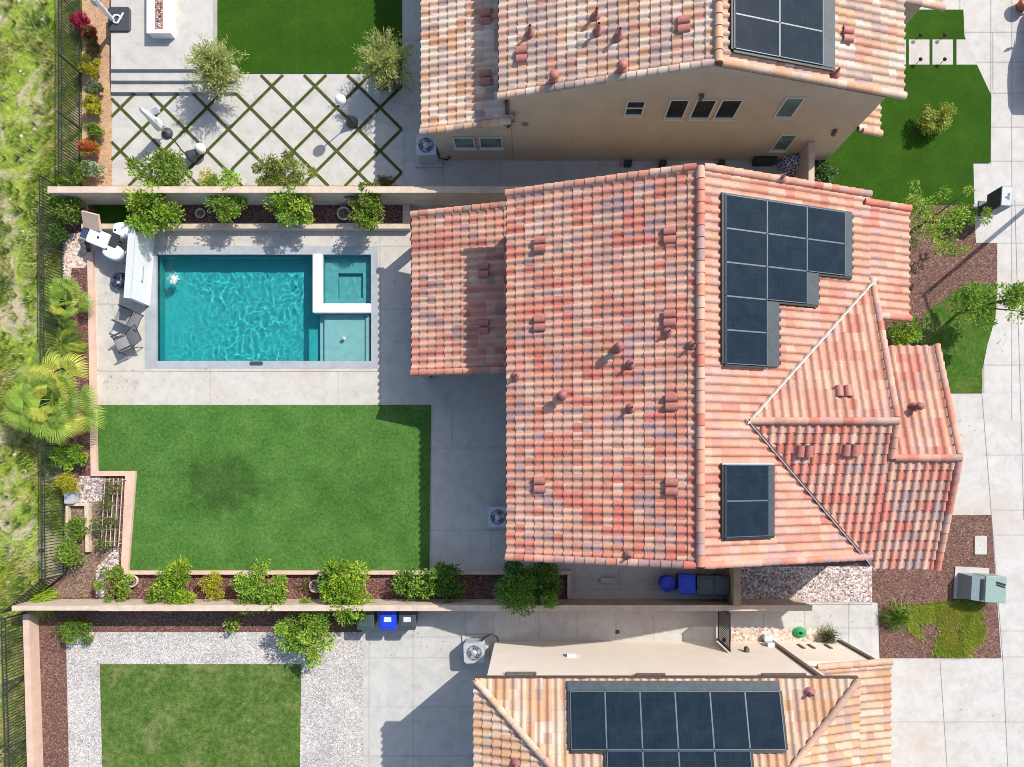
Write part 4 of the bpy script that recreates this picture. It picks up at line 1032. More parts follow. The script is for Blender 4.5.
def fan_palm(px, py, z, leaves, label, seed, trunk_h, tr):
    g = random.Random(seed); c = W(px, py, z)
    t = thing('fan_palm', label, 'palm tree', (c.x, c.y, 0))
    mb = MB(); mb.lathe([(tr*1.3,0),(tr,.2),(tr*.9,trunk_h*.7),(tr*1.1,trunk_h),(.02,trunk_h+.1)], (c.x,c.y,-.02), 12); mb.build('trunk', M['bark'], t)
    for az, el, pl_, fr, nb in leaves:
        m_ = MB(); a = R(az+g.uniform(-8,8)); e = R(el)
        fan(m_, Vector((c.x, c.y, trunk_h-.03)), Vector((math.cos(a)*math.cos(e), math.sin(a)*math.cos(e), math.sin(e))), pl_, fr, g, PALM, g.uniform(.6,1.1), g.uniform(1.2,1.55), nb, g.uniform(-.35,.0))
        m_.build('frond', M['leaf'], t)
_g = random.Random(77)
fan_palm(55, 400, 1.2, [(k*137.5 % 360, 4+62*(1-k/27)+_g.uniform(-8,8), .34+.96*(k/27)+_g.uniform(-.1,.1), .68+.24*(k/27), 30) for k in range(28)] or [(95,35,.95,.70,34),(62,30,.95,.72,34),(130,25,1.05,.78,34),(165,22,1.15,.85,36),(190,20,1.05,.85,36),(215,22,1.1,.80,36),(245,25,1.0,.72,34),(275,25,.95,.78,36),(305,25,.95,.70,34),(335,28,.75,.60,30),(5,30,.6,.52,28),(25,25,1.25,.70,34),(150,55,.5,.62,30),(280,60,.45,.55,28),(40,62,.45,.55,28),(210,68,.35,.5,26),(105,8,1.3,.72,34),(230,6,1.35,.75,34)],
         'large fan palm with bright yellow green fronds overlapping the patio corner', 41, 1.15, .17)
fan_palm(66, 300, .6, [(k*137.5 % 360, 15+55*(1-k/15)+_g.uniform(-6,6), .25+.45*(k/15), .58, 30) for k in range(16)] or [(100,38,.55,.62,32),(62,40,.6,.66,32),(140,35,.55,.62,32),(30,40,.5,.55,28),(180,30,.5,.55,28),(85,65,.35,.52,28),(265,40,.6,.62,30),(220,35,.5,.52,28),(310,38,.45,.5,28)],
         'smaller fan palm with upright fronds in the red mulch beside the bar wall', 42, .45, .13)
def pinnate(px, py, n, ln, z, label, pal, seed, name='sago_palm'):
    g = random.Random(seed); c = W(px, py, z)
    t = thing(name, label, 'palm', (c.x, c.y, 0))
    mb = MB(); mb.lathe([(.14,0),(.16,.2),(.12,.4),(.02,.46)], (c.x,c.y,-.02), 10); mb.build('trunk', M['bark'], t)
    mb = MB()
    for k in range(n):
        a = 6.283*k/n + g.uniform(-.15,.15); L = ln*g.uniform(.75,1.1); e0 = g.uniform(.3,1.2)
        prev = Vector((c.x,c.y,.42)); pts = [prev]
        for s_ in range(1, 9):
            e = e0 - s_*.22; prev = prev + Vector((math.cos(a)*math.cos(e), math.sin(a)*math.cos(e), math.sin(e)))*L/8; pts.append(prev)
        cc = scl(pal[g.randrange(len(pal))], g.uniform(.8,1.2))
        mb.tube(pts, [.012]*8+[.004], 4, 0, cc, False)
        for s_ in range(26):
            f = .12+s_/26*.86; i = min(7, int(f*8)); p = pts[i].lerp(pts[i+1], f*8-i); d = (pts[i+1]-pts[i]).normalized()
            for q in (-1, 1):
                sd = d.cross(Vector((0,0,1))).normalized()*q
                leaf(mb, p, (sd+d*.55-Vector((0,0,.12))).normalized(), Vector((0,0,1)), .26*(1-.6*abs(f-.45))*L/1.0, .034, scl(cc, g.uniform(.85,1.15)))
    mb.build('frond', M['leaf'], t)
pinnate(57, 343, 20, 1.15, .7, 'dense dark green feather palm between the two fan palms', [(.12,.19,.025),(.19,.26,.03),(.08,.13,.02),(.25,.3,.04)], 51)
# ------------------------------------------------------------------ grass clumps
def grass(name, label, px, py, rp, h, pal, n, lean=(0,0), w=.014, z0=0, cat='grass clump', seed=0, group=None):
    g = random.Random(seed+int(px)); c = W(px, py, h*.4+z0); r = rp*.039; mb = MB()
    for _ in range(n):
        a = g.uniform(0, 6.283); q = g.random()**.7
        b = Vector((c.x+g.gauss(0,.07), c.y+g.gauss(0,.07), z0))
        o = Vector((math.cos(a)*r*q+lean[0], math.sin(a)*r*q+lean[1], 0)); hh = h*g.uniform(.6,1)*(1-.45*q)
        m_ = b + o*.5 + Vector((0,0,hh)); e = b + o + Vector((0,0,hh*.75*(1-q)+.02))
        s = Vector((-math.sin(a),math.cos(a),0))*w; cc = scl(pal[g.randrange(len(pal))], g.uniform(.8,1.2))
        mb.add([b-s,b+s,m_+s*.8,m_-s*.8], [(0,1,2,3)], 0, cc); mb.add([m_-s*.8,m_+s*.8,e], [(0,1,2)], 0, cc)
    return tag(mb.build(name, M['leaf']), label, cat, group)
grass('ornamental_grass', 'bright green strappy grass clump leaning across the end of the block wall', 47, 594, 22, .95, [(.30,.44,.04),(.38,.48,.07),(.2,.32,.03)], 380, (-.42,-.42), .02, 0, seed=3)
grass('ornamental_grass', 'green strappy grass clump beside the driveway path at the edge of the front bed', 898, 617, 21, .7, [(.13,.24,.03),(.22,.3,.05),(.09,.16,.02)], 320, (0,0), .015, 0, seed=5)
grass('ornamental_grass', 'dark spiky plant by the green hose against the cream wall', 829, 637, 15, .6, [(.06,.12,.04),(.10,.17,.06),(.2,.16,.12)], 160, (0,0), .014, 0, seed=6)
grass('ornamental_grass', 'small spiky grass in the stone ring left of the largest lime shrub', 306, 585, 13, .3, [(.16,.15,.04),(.22,.2,.06),(.10,.1,.03)], 60, (-.1,0), .012, .02, seed=7)
# spreading grassy ground cover in the front bark bed and wild growth on the slope
def tuft_field(name, poly, n, hgt, pal, seed, w=.012, spread=.07, kill=None):
    g = random.Random(seed); mb = MB()
    xs = [p[0] for p in poly]; ys = [p[1] for p in poly]; k = 0
    def inside(x, y):
        r_ = False; j = len(poly)-1
        for i in range(len(poly)):
            if (poly[i][1] > y) != (poly[j][1] > y) and x < (poly[j][0]-poly[i][0])*(y-poly[i][1])/(poly[j][1]-poly[i][1])+poly[i][0]: r_ = not r_
            j = i
        return r_
    while k < n:
        x, y = g.uniform(min(xs),max(xs)), g.uniform(min(ys),max(ys))
        if not inside(x, y): continue
        k += 1
        if kill and kill(x, y, g): continue
        b = W(x, y, 0); nz = mathutils.noise.noise(Vector((x*.03,y*.03,seed)))
        pc = pal[min(len(pal)-1, max(0, int((nz*.9+.5)*len(pal)+g.uniform(-.8,.8))))]
        for _ in range(3):
            a = g.uniform(0,6.283); o = Vector((math.cos(a),math.sin(a),0)); s = Vector((-o.y,o.x,0))*w
            t = b + o*spread*g.uniform(.5,1.5) + Vector((0,0,hgt*g.uniform(.4,1.2)))
            mb.add([b-s, b+s, t], [(0,1,2)], 0, scl(pc, g.uniform(.75,1.25)))
    return tag(mb.build(name, M['leaf']), kind='stuff')
o = tuft_field('ground_cover', [(902,606),(958,600),(984,602),(990,622),(984,640),(972,657),(935,656),(922,640),(908,630)], 6800, .12, [(.34,.33,.08),(.30,.40,.04),(.42,.45,.07),(.22,.33,.03),(.36,.38,.06)], 5, .015, .09,
   lambda x, y, g: mathutils.noise.noise(Vector((x*.05,y*.05,2))) < -.16 + g.uniform(-.34,.34))
tag(o, 'spreading yellow green grass over the front bark bed', 'ground cover')
WILD = [(.08,.15,.02),(.16,.26,.03),(.26,.36,.04),(.38,.40,.08),(.48,.42,.20),(.14,.23,.05)]
o = tuft_field('wild_grass', [(-70,-60),(80,-60),(80,185),(62,200),(60,570),(25,610),(34,840),(-70,840)], 42000, .16, WILD, 6, .013, .09,
   lambda x, y, g: mathutils.noise.noise(Vector((x*.03,y*.016,4.7))) > .05 + g.uniform(-.14,.14))
tag(o, 'patchy yellow green wild grass on the slope outside the fence', 'wild grass')
o = tuft_field('wild_flower', [(-40,-40),(52,-40),(50,240),(45,560),(0,600),(0,767),(-40,767)], 5000, .2, [(.62,.62,.52),(.7,.7,.66),(.45,.5,.3)], 8, .014, .035,
   lambda x, y, g: mathutils.noise.noise(Vector((x*.03,y*.018,1.7))) < .05 + g.uniform(-.12,.12))
tag(o, 'tiny white wild flowers dotted over the grass outside the fence', 'wild flowers')

# fallen leaves and twigs blown over the paving below the shrubs
g = random.Random(91); mb = MB()
for (px, py, r_, n) in ((160,238,34,60),(230,236,26,40),(290,238,26,45),(365,238,24,40),(175,560,40,50),(265,560,30,40),(360,560,40,70),(430,562,40,50),(310,655,40,60),(400,640,60,40),(525,620,40,60),(520,566,40,30),(120,380,30,30),(110,300,20,25),(160,180,50,50),(285,182,50,40),(230,95,40,40),(395,110,30,30),(940,235,40,50),(985,340,30,30),(850,625,40,25),(640,580,80,30),(760,625,80,30),(470,480,40,20),(260,390,150,25),(960,430,40,20),(980,700,60,20)):
    for _ in range(n):
        p = W(px+g.gauss(0,r_*.6), py+g.gauss(0,r_*.22), 0)
        if PX0 < p.x < PX1 and PY0 < p.y < PY1: continue
        a = g.uniform(0,6.283); d = Vector((math.cos(a),math.sin(a),g.uniform(0,.3)))
        leaf(mb, p+Vector((0,0,.02)), d, Vector((0,0,1)), g.uniform(.03,.08), g.uniform(.015,.035), scl([(.30,.24,.10),(.22,.15,.08),(.28,.30,.08),(.36,.26,.14)][g.randrange(4)], g.uniform(.6,1.1)))
tag(mb.build('leaf_litter', M['leaf']), 'scattered dry leaves on the paving below the shrubs', 'leaves', kind='stuff')

# taller separate clumps and stones on the slope
g = random.Random(44); mb = MB(); st = MB()
for _ in range(420):
    px, py = g.uniform(-30, 55), g.uniform(-20, 780)
    if px > 28 and py > 585 or (px > 48 and 185 < py < 590): continue
    b = W(px, py); r_ = g.uniform(.08, .28); c0 = [(.16,.28,.03),(.30,.40,.05),(.46,.42,.16),(.55,.5,.26),(.10,.18,.03)][g.randrange(5)]
    for _ in range(26):
        a = g.uniform(0,6.283); o = Vector((math.cos(a),math.sin(a),0)); s = Vector((-o.y,o.x,0))*.011
        q = b + o*g.uniform(0,r_*.4); e = b + o*r_*g.uniform(.6,1.3) + Vector((0,0,g.uniform(.1,.42)))
        mb.add([q-s, q+s, e], [(0,1,2)], 0, scl(c0, g.uniform(.7,1.25)))
for _ in range(70):
    px, py = g.uniform(-20, 52), g.uniform(-10, 770)
    if px > 28 and py > 585: continue
    b = W(px, py); r_ = g.uniform(.03, .11)
    st.lathe([(.001,r_*.4),(r_*.7,r_*.3),(r_,.0),(r_*.9,-.03)], b-Vector((0,0,.03)), 5, 0, None, False)
tag(mb.build('grass_tussock', M['leaf']), 'taller dry and green tussocks standing on the slope outside the fence', 'tussocks', kind='stuff')
tag(st.build('slope_stones', M['pot']), 'small pale stones lying among the wild grass', 'stones', kind='stuff')
# ------------------------------------------------------------------ iron fences
def fence(label, pts, h=1.42, gap=.115):
    a = Vector((pts[0].x, pts[0].y, 0)); t = thing('iron_fence', label, 'fence', a)
    pk, rl = MB(), MB()
    for p, q in zip(pts[:-1], pts[1:]):
        L = (q-p).length; d = (q-p).normalized(); n = int(L/gap); s = Vector((-d.y,d.x,0))
        for i in range(n+1):
            c = p + d*(i*L/n); pk.obox(c+Vector((0,0,h/2)), d*.012, s*.012, Vector((0,0,h/2)))
        for z in (.15, h-.2, h): rl.obox((p+q)/2+Vector((0,0,z)), d*L/2, s*.012, Vector((0,0,.016)))
        m_ = max(1, round(L/2.4))
        for i in range(m_+1):
            c = p + d*(i*L/m_); pb = MB(); pb.obox(c+Vector((0,0,h/2)), d*.024, s*.024, Vector((0,0,h/2+.04))); pb.obox(c+Vector((0,0,h/2+h/2+.05)), d*.03, s*.03, Vector((0,0,.012)))
            pb.build('post', M['iron'], t)
    pk.build('pickets', M['iron'], t); rl.build('rail', M['iron'], t)
fence('black iron picket fence beside the tan soil strip of the upper garden', [W(82,-150), W(82,186)])
fence('black iron picket fence along the palms, turning diagonally to the end of the block wall', [W(64,190), W(66,574), W(29,605)])
fence('black iron picket fence outside the low rose wall of the lower garden', [W(28,612), W(35,860)])
# ------------------------------------------------------------------ gate of the lower house
g0, g1 = -5.47, -6.84; gx = 7.3
t = thing('metal_gate', 'black slatted metal gate across the lower side path', 'gate', (gx, (g0+g1)/2, 0))
mb = MB()
for y in (g0, g1): mb.box(gx-.03, gx+.03, y-.03, y+.03, -.01, 1.85)
mb.box(gx-.02, gx+.02, g1+.031, g0-.031, 1.78, 1.83); mb.box(gx-.02, gx+.02, g1+.031, g0-.031, .1, .15); mb.build('gate_frame', M['black'], t)
mb = MB()
for i in range(19):
    y = g1+.08+i*(g0-g1-.16)/18; mb.box(gx-.012, gx+.012, y-.016, y+.016, .151, 1.779)
mb.build('slat', M['black'], t)
mb = MB(); mb.box(gx-.06, gx+.06, -6.7, -6.55, .95, 1.05); mb.build('latch', M['black'], t)
# ------------------------------------------------------------------ wheelie bins
def make_bin(label, px, py, mat, group, rz=0, sticker=True):
    c = W(px, py, 1.0); t = thing('wheelie_bin', label, 'bin', (c.x, c.y, 0), rz, group)
    mb = MB(); mb.rbox(-.29, .29, -.34, .34, .08, .98, .06, 0, 4, .14); mb.build('body', M[mat], t, True)
    mb = MB(); mb.rbox(-.33, .33, -.38, .37, .985, 1.05, .08, 0, 4, 0, .025); mb.rbox(-.25, .25, -.28, .22, 1.051, 1.075, .06, 0, 4, 0, .015)
    ld = mb.build('lid', M[mat], t, True)
    mb = MB(); mb.tube([(-.24,.37,.93),(-.24,.43,.96),(.24,.43,.96),(.24,.37,.93)], .016, 6); mb.build('handle', M[mat], t, True)
    for s in (-1, 1):
        mb = MB(); mb.lathe([(.02,-.03),(.1,-.03),(.1,.03),(.02,.03)], (0,0,0), 14); mb.v = [(z+s*.29, x+.27, y+.1) for x,y,z in mb.v]; mb.build('wheel', M['tyre'], t, True)
    if sticker:
        mb = MB(); mb.box(-.14,.14,-.06,.13,1.0751,1.079); mb.build('sticker', M['sticker'], ld, True)
    return t
GB = 'wheelie bins against the block wall'
make_bin('grey green wheelie bin half hidden by the largest lime shrub', 365.5, 620, 'bin_green', GB, 0, False)
make_bin('bright blue wheelie bin with a pale sticker between the green and charcoal bins', 388, 620, 'bin_blue', GB)
make_bin('charcoal wheelie bin with a pale sticker at the right of the blue one', 407.5, 620, 'bin_grey', GB)
GC = 'bins in the shaded side yard'
make_bin('blue wheelie bin in the shaded side yard, next to the round blue barrel', 687, 584, 'bin_blue', GC, math.pi, False)
make_bin('dark green wheelie bin in the shaded side yard', 705.5, 585, 'bin_green', GC, math.pi, False)
make_bin('charcoal wheelie bin in the shaded side yard, against the return wall', 722.5, 585, 'bin_grey', GC, math.pi, False)
c = W(668, 584, .7); t = thing('barrel', 'round dark blue barrel beside the blue bin in the shaded side yard', 'barrel', (c.x, c.y, 0))
mb = MB(); mb.lathe([(.001,0),(.24,0),(.27,.1),(.28,.35),(.30,.36),(.28,.38),(.27,.66),(.29,.7)], (0,0,0), 20); mb.build('body', M['bin_blue'], t, True)
mb = MB(); mb.lathe([(.29,.7),(.305,.71),(.305,.74),(.26,.75),(.25,.73),(.001,.74)], (0,0,0), 20); mb.build('lid', M['bin_blue'], t, True)
# ------------------------------------------------------------------ air conditioners
def ac(label, px, py, z, rz, s=.42, h=.85):
    c = W(px, py, h); t = thing('air_conditioner', label, 'air conditioner', (c.x, c.y, z), rz, 'outdoor air conditioner units')
    mb = MB(); mb.box(-s-.12, s+.12, -s-.12, s+.12, -.01, .06); mb.build('pad', M['path'], t, True)
    mb = MB(); mb.rbox(-s, s, -s, s, .061, h-.03, .09, 0, 4)
    mb.build('cabinet', M['acbody'], t, True)
    mb = MB(); n = 28; ro, ri = s*.97, s*.74
    # top plate with a round opening
    pts_o = []
    for k in range(n):
        a = 2*math.pi*k/n; q = 1/max(abs(math.cos(a)), abs(math.sin(a))); q = min(q, 1.27); pts_o.append((s*q*math.cos(a), s*q*math.sin(a)))
    pts_i = [(ri*math.cos(2*math.pi*k/n), ri*math.sin(2*math.pi*k/n)) for k in range(n)]
    vs = [(x,y,h) for x,y in pts_o]+[(x,y,h) for x,y in pts_i]+[(x,y,h-.12) for x,y in pts_i]+[(x,y,h-.029) for x,y in pts_o]
    fs = []
    for k in range(n):
        m_ = (k+1)%n; fs += [(k,m_,n+m_,n+k),(n+k,n+m_,2*n+m_,2*n+k),(3*n+k,3*n+m_,m_,k)]
    mb.add(vs, fs); mb.build('top_plate', M['steel'], t, True)
    mb = MB(); mb.lathe([(ri-.001,-.0),(.001,-.001)], (0,0,h-.025), n); mb.build('fan_well', M['dkgrey'], t, True)
    mb = MB()
    for k in range(3):
        a0 = 2*math.pi*k/3
        vs = []
        for q in range(7):
            r_ = .07+(ri-.10)*q/6; sw = .34*q/6
            for e in (-.42, .42): vs.append((r_*math.cos(a0+sw+e), r_*math.sin(a0+sw+e), h-.010+e*.012))
        mb.add(vs, [(2*q,2*q+1,2*q+3,2*q+2) for q in range(6)])
    mb.build('fan_blade', M['steel'], t, True)
    mb = MB(); mb.lathe([(.12,h-.0),(.11,h+.03),(.001,h+.035)], (0,0,0), 16); mb.build('hub', M['steel'], t, True)
    mb = MB()
    for q in (.35,.55,.75,.93):
        mb.lathe([(ri*q-.004,h+.012),(ri*q+.004,h+.012),(ri*q+.004,h+.02),(ri*q-.004,h+.02),(ri*q-.004,h+.012)], (0,0,0), 24)
    for k in range(8):
        a = math.pi*k/8+.2; mb.obox((0,0,h+.016), (math.cos(a)*ri,math.sin(a)*ri,0), (-math.sin(a)*.004,math.cos(a)*.004,0), (0,0,.004))
    mb.build('grille', M['steel'], t, True)
    return t
ac('grey air conditioner with its round fan in sunlight beside the cream house wall', 474, 653, 0, R(2), .40)
ac('grey air conditioner in the shade beside the tan house by the green turf', 426, 145, 0, 0, .40)
ac('grey air conditioner in the shade tucked under the eave of the main house', 498, 517, 0, 0, .40)
mb = MB(); mb.tube([W(482,641,.6), W(484,637,.75)+Vector((0,0,.1)), W(491,634,.8), W(497,637,.7), W(498,641,.5)], .035, 8)
tag(mb.build('line_set', M['black']), 'black insulated pipe arching from the sunlit air conditioner to the cream wall', 'pipe')
mb = MB(); mb.tube([W(434,143,.6), W(439,150,.5), W(441,158,.15), W(447,160,.15), W(450,157,.4)], .03, 8)
tag(mb.build('line_set', M['black']), 'black insulated pipe from the shaded air conditioner to the tan house wall', 'pipe')
# ------------------------------------------------------------------ electrical cabinet, meter lid, mailbox, street lamp
c = W(981, 588, .4); t = thing('electrical_cabinet', 'pale green pad mounted electrical cabinet on a white slab in the bark bed', 'cabinet', (c.x, c.y, 0), R(-3)); t.scale = (.92,.95,1)
mb = MB(); mb.box(-.92, .55, -.55, .80, .0, .06); mb.build('pad', M['slab'], t, True)
mb = MB()
vs = [(-.78,-.5,.06),(-.12,-.5,.06),(-.12,.55,.06),(-.78,.55,.06),(-.62,-.46,.72),(-.12,-.5,.80),(-.12,.55,.80),(-.62,.5,.72)]
mb.add(vs, [(4,5,6,7),(0,1,5,4),(1,2,6,5),(2,3,7,6),(3,0,4,7)]); mb.build('door_panel', M['tfgrey'], t, True)
mb = MB(); mb.rbox(-.119, .78, -.52, .57, .061, .84, .03, 0, 3, 0, .02); mb.build('hood', M['tfgreen'], t, True)
mb = MB(); mb.box(-.28, -.15, -.44, .42, .795, .81); mb.build('vent_strip', M['black'], t, True)
mb = MB(); mb.obox((.52,.28,.846), (.20,-.05,0), (.012,.04,0), (0,0,.006)); mb.obox((.52,.18,.846), (.18,-.05,0), (.008,.03,0), (0,0,.006)); mb.build('decal', M['black'], t, True)
c = W(980, 545, 0); mb = MB(); mb.rbox(c.x-.24, c.x+.24, c.y-.37, c.y+.37, .01, .06, .03); mb.lathe([(.001,.064),(.04,.064),(.04,.06)], (c.x,c.y,0), 10, 0)
tag(mb.build('water_meter_box', M['street']), 'white rectangular utility box lid set in the bark bed', 'lid')
c = W(1007, 196, 1.35); t = thing('mailbox', 'grey cluster mailbox on a pedestal standing by the pale pavement', 'mailbox', (c.x, c.y, 0), R(-4))
mb = MB(); mb.box(-.14,.14,-.14,.14,.0,.45); mb.box(-.26,.26,-.3,.3,-.005,.03); mb.build('pedestal', M['dkgrey'], t, True)
mb = MB(); mb.rbox(-.21,.21,-.39,.39,.451,1.35,.03,0,3,0,.02); mb.build('cabinet', M['boxgrey'], t, True)
mb = MB()
for r_ in range(4):
    for s in (0, 1): mb.box(-.222,-.211,-.36+s*.365,-.015+s*.365,.49+r_*.205,.68+r_*.205)
mb.build('door', M['dkgrey'], t, True)
mb = MB(); mb.add([(-.1,-.05,1.353),(.1,-.16,1.353),(.1,.06,1.353)], [(0,1,2)]); mb.add([(-.02,.08,1.353),(.12,.02,1.353),(.12,.14,1.353)], [(0,1,2)]); mb.build('emblem', M['dkgrey'], t, True)
b = W(1057, 183, 0); t = thing('street_lamp', 'tall street lamp beyond the right edge, casting the long thin shadow on the bark', 'street lamp', b)
mb = MB(); mb.tube([b, b+Vector((0,0,3.6)), b+Vector((0,0,7.1))], [.10,.085,.07], 10); mb.lathe([(.2,0),(.2,.25),(.11,.3)], b, 12); mb.build('pole', M['steel'], t)
mb = MB(); mb.tube([b+Vector((0,0,7.0)), b+Vector((.2,-.35,7.12)), b+Vector((.38,-.75,7.1))], .045, 8); mb.build('arm', M['steel'], t)
mb = MB(); mb.obox(b+Vector((.48,-.98,7.08)), (.10,-.24,0), (.10,.04,0), (0,0,.05)); mb.build('lamp_head', M['steel'], t)
# ------------------------------------------------------------------ parked car at the right edge
def car(label, px, py, L=4.35, Wd=1.82):
    c = W(px, py, .8); t = thing('parked_car', label, 'car', (c.x, c.y, 0))
    st = [(-.5,.30,.42,.42,.10),(-.485,.62,.34,.62,.30),(-.44,.82,.28,.80,.50),(-.36,.90,.24,.90,.58),(-.2,.93,.22,.94,.6),(0,.94,.22,.96,.6),(.2,.93,.22,.95,.6),(.36,.91,.24,.88,.58),(.44,.84,.28,.80,.52),(.485,.64,.34,.70,.36),(.5,.34,.42,.60,.14)]
    mb = MB(); rings = []
    for f, wf, zb, zt, _ in st:
        w = wf*Wd/2; y = f*L
        rings.append([(-w*.9,y,zb),(-w,y,zb+.12),(-w,y,(zb+zt)/2),(-w*.97,y,zt-.05),(-w*.86,y,zt),(0,y,zt+.035),(w*.86,y,zt),(w*.97,y,zt-.05),(w,y,(zb+zt)/2),(w,y,zb+.12),(w*.9,y,zb)])
    n = 11; vs = [p for r_ in rings for p in r_]
    fs = [(i*n+k, (i+1)*n+k, (i+1)*n+(k+1)%n, i*n+(k+1)%n) for i in range(len(rings)-1) for k in range(n)]
    fs += [tuple(range(n)), tuple(range(len(vs)-1, len(vs)-n-1, -1))]
    mb.add(vs, fs, 0, None, True)
    # cabin: roof and pillars
    cab = [(-.455,.60,.93),(-.40,.70,1.35),(-.30,.735,1.50),(-.05,.745,1.54),(.10,.735,1.50),(.17,.71,1.38),(.30,.66,.95)]
    rr = []
    for f, wf, z in cab: w = wf*Wd/2; rr.append([(-w,f*L,z-.03),(-w*.9,f*L,z),(0,f*L,z+.03),(w*.9,f*L,z),(w,f*L,z-.03)])
    vs = [p for r_ in rr for p in r_]; mb.add(vs, [(i*5+k,i*5+k+1,(i+1)*5+k+1,(i+1)*5+k) for i in range(1,4) for k in range(4)], 0, None, True)
    mb.build('body', M['carpaint'], t, True)
    gm_ = MB()
    gm_.add(rr[0]+rr[1], [(k,k+1,6+k,5+k) for k in range(4)], 0, None, True)
    gm_.build('window', M['glass'], t, True)
    gm_ = MB(); gm_.add(rr[4]+rr[5]+rr[6], [(i*5+k,i*5+k+1,(i+1)*5+k+1,(i+1)*5+k) for i in range(2) for k in range(4)], 0, None, True); gm_.build('windscreen', M['glass'], t, True)
    for s in (-1, 1):
        gm_ = MB(); q = 0 if s < 0 else 4
        base = [(s*.465*Wd*f_, y*L, .93) for y, f_ in ((-.44,.92),(-.3,.97),(-.05,.98),(.15,.96),(.29,.93))]
        top = [rr[1][q], rr[2][q], rr[3][q], rr[4][q], rr[5][q]]
        gm_.add([*base, *top], [(k,k+1,5+k+1,5+k) for k in range(4)], 0, None, True); gm_.build('window', M['glass'], t, True)
        mb = MB(); mb.obox((s*1.02,.185*L,1.02), (.11,-.03*s,0), (.02,.045,0), (0,0,.07)); mb.obox((s*.92,.19*L,.99), (.06,0,0), (0,.02,0), (0,0,.02)); mb.build('side_mirror', M['carpaint'], t, True)
        for y in (-.31, .31):
            mb = MB(); mb.lathe([(.001,-.1),(.2,-.1),(.3,-.11),(.33,-.08),(.33,.08),(.3,.11),(.2,.1),(.001,.1)], (0,0,0), 22); mb.v = [(z+s*.82, x+y*L, yy+.33) for x,yy,z in mb.v]
            wh = mb.build('wheel', M['tyre'], t, True)
            mb = MB(); mb.lathe([(.001,.0),(.2,.0),(.21,-.01)], (0,0,0), 18); mb.v = [(s*(.82+.115)+z*s, x+y*L, yy+.33) for x,yy,z in mb.v]; mb.build('rim', M['steel'], wh, True)
        mb = MB(); mb.obox((s*.62,.478*L,.66), (.16,-.05*s,0), (0,.03,0), (0,0,.05)); mb.build('headlight', M['sticker'], t, True)
        mb = MB(); mb.obox((s*.66,-.478*L,.72), (.14,.05*s,0), (0,.03,0), (0,0,.06)); mb.build('tail_light', M['vent'], t, True)
car('slate blue car parked just beyond the right edge, its rounded shadow falling on the pavement', 1068, 40, 4.1)
c = W(1026, 2, .3); mb = MB(); mb.lathe([(.001,0),(.2,0),(.29,.42),(.31,.42),(.31,.47),(.25,.47),(.25,.40),(.001,.40)], c-Vector((0,0,.3)), 18)
tag(mb.build('flower_pot', M['terra']), 'terracotta pot in the upper right corner above the rounded car shadow', 'pot')
# ------------------------------------------------------------------ bar wall and seats by the pool
mb0 = thing('bar_wall', 'white freestanding wall with a pale cap between the pool and the white seats', 'wall', (WX(150), WY(262), 0))
hb = 1.36
p = [W(155,235,0), W(150,306,0)]
d = (p[1]-p[0]).normalized(); s = Vector((d.y,-d.x,0))
if s.x > 0: s = -s
mb = MB(); q = [p[0], p[1], p[1]+s*.22, p[0]+s*.22]; mb.prism([v.to_2d() for v in q], -.01, hb); mb.build('wall_body', M['white'], mb0)
mb = MB(); e = .02; q = [p[0]-d*e-s*e, p[1]+d*e-s*e, p[1]+d*e+s*(.22+e), p[0]-d*e+s*(.22+e)]; mb.prism([v.to_2d() for v in q], hb+.001, hb+.05); mb.build('cap', M['whitecap'], mb0)
mb = MB(); cc = p[0]+d*1.75-s*.02; mb.obox(cc+Vector((0,0,.75)), d*.28, s*.05, Vector((0,0,.03))); mb.build('spout', M['steel'], mb0)
def shell_chair(label, px, py, rz, w=.62, l=.72, h=.78, hole=True):
    """white moulded tub seat on a foot, rounded shell with a dark drain hole"""
    c = W(px, py, h*.8); t = thing('tub_chair', label, 'chair', (c.x, c.y, 0), rz, 'white moulded seats by the bar wall')
    mb = MB(); n = 24; prof = []
    def ov(a, k): 
        ca, sa = math.cos(a), math.sin(a); pw_ = .72
        return (math.copysign(abs(ca)**pw_, ca)*l/2*k, math.copysign(abs(sa)**pw_, sa)*w/2*k)
    rings = [(.55,.42),(.82,.48),(.98,.60),(1.0,.70),(.95,.76),(.8,.785),(.5,.79),(.0,.785)]
    vs = []
    for k, z in rings:
        for i in range(n):
            x, y = ov(2*math.pi*i/n, max(k,.01)); zz = z*h/.79 + (.10*max(0, (x/(l/2)))**2 if z > .6 else 0); vs.append((x, y, zz))
    mb.add(vs, [(j*n+i, j*n+(i+1)%n, (j+1)*n+(i+1)%n, (j+1)*n+i) for j in range(len(rings)-1) for i in range(n)], 0, None, True)
    mb.add(vs[:n], [tuple(range(n-1,-1,-1))], 0); mb.build('shell', M['white'], t, True)
    mb = MB(); mb.lathe([(.26,0),(.26,.03),(.05,.06),(.045,.5)], (0,0,0), 16); mb.build('foot', M['steel'], t, True)
    if hole: mb = MB(); mb.lathe([(.045,h+.012),(.045,h+.004),(.001,h+.014)], (-l*.28,0,0), 12); mb.build('drain_plug', M['black'], t, True)
    return t
shell_chair('white rounded seat closest to the planter wall, tucked against the bar wall', 122, 231, R(5), .62, .62)
shell_chair('white oval seat with a big round shadow, next to the cooler cart', 114, 252.5, R(-24), .60, .82)
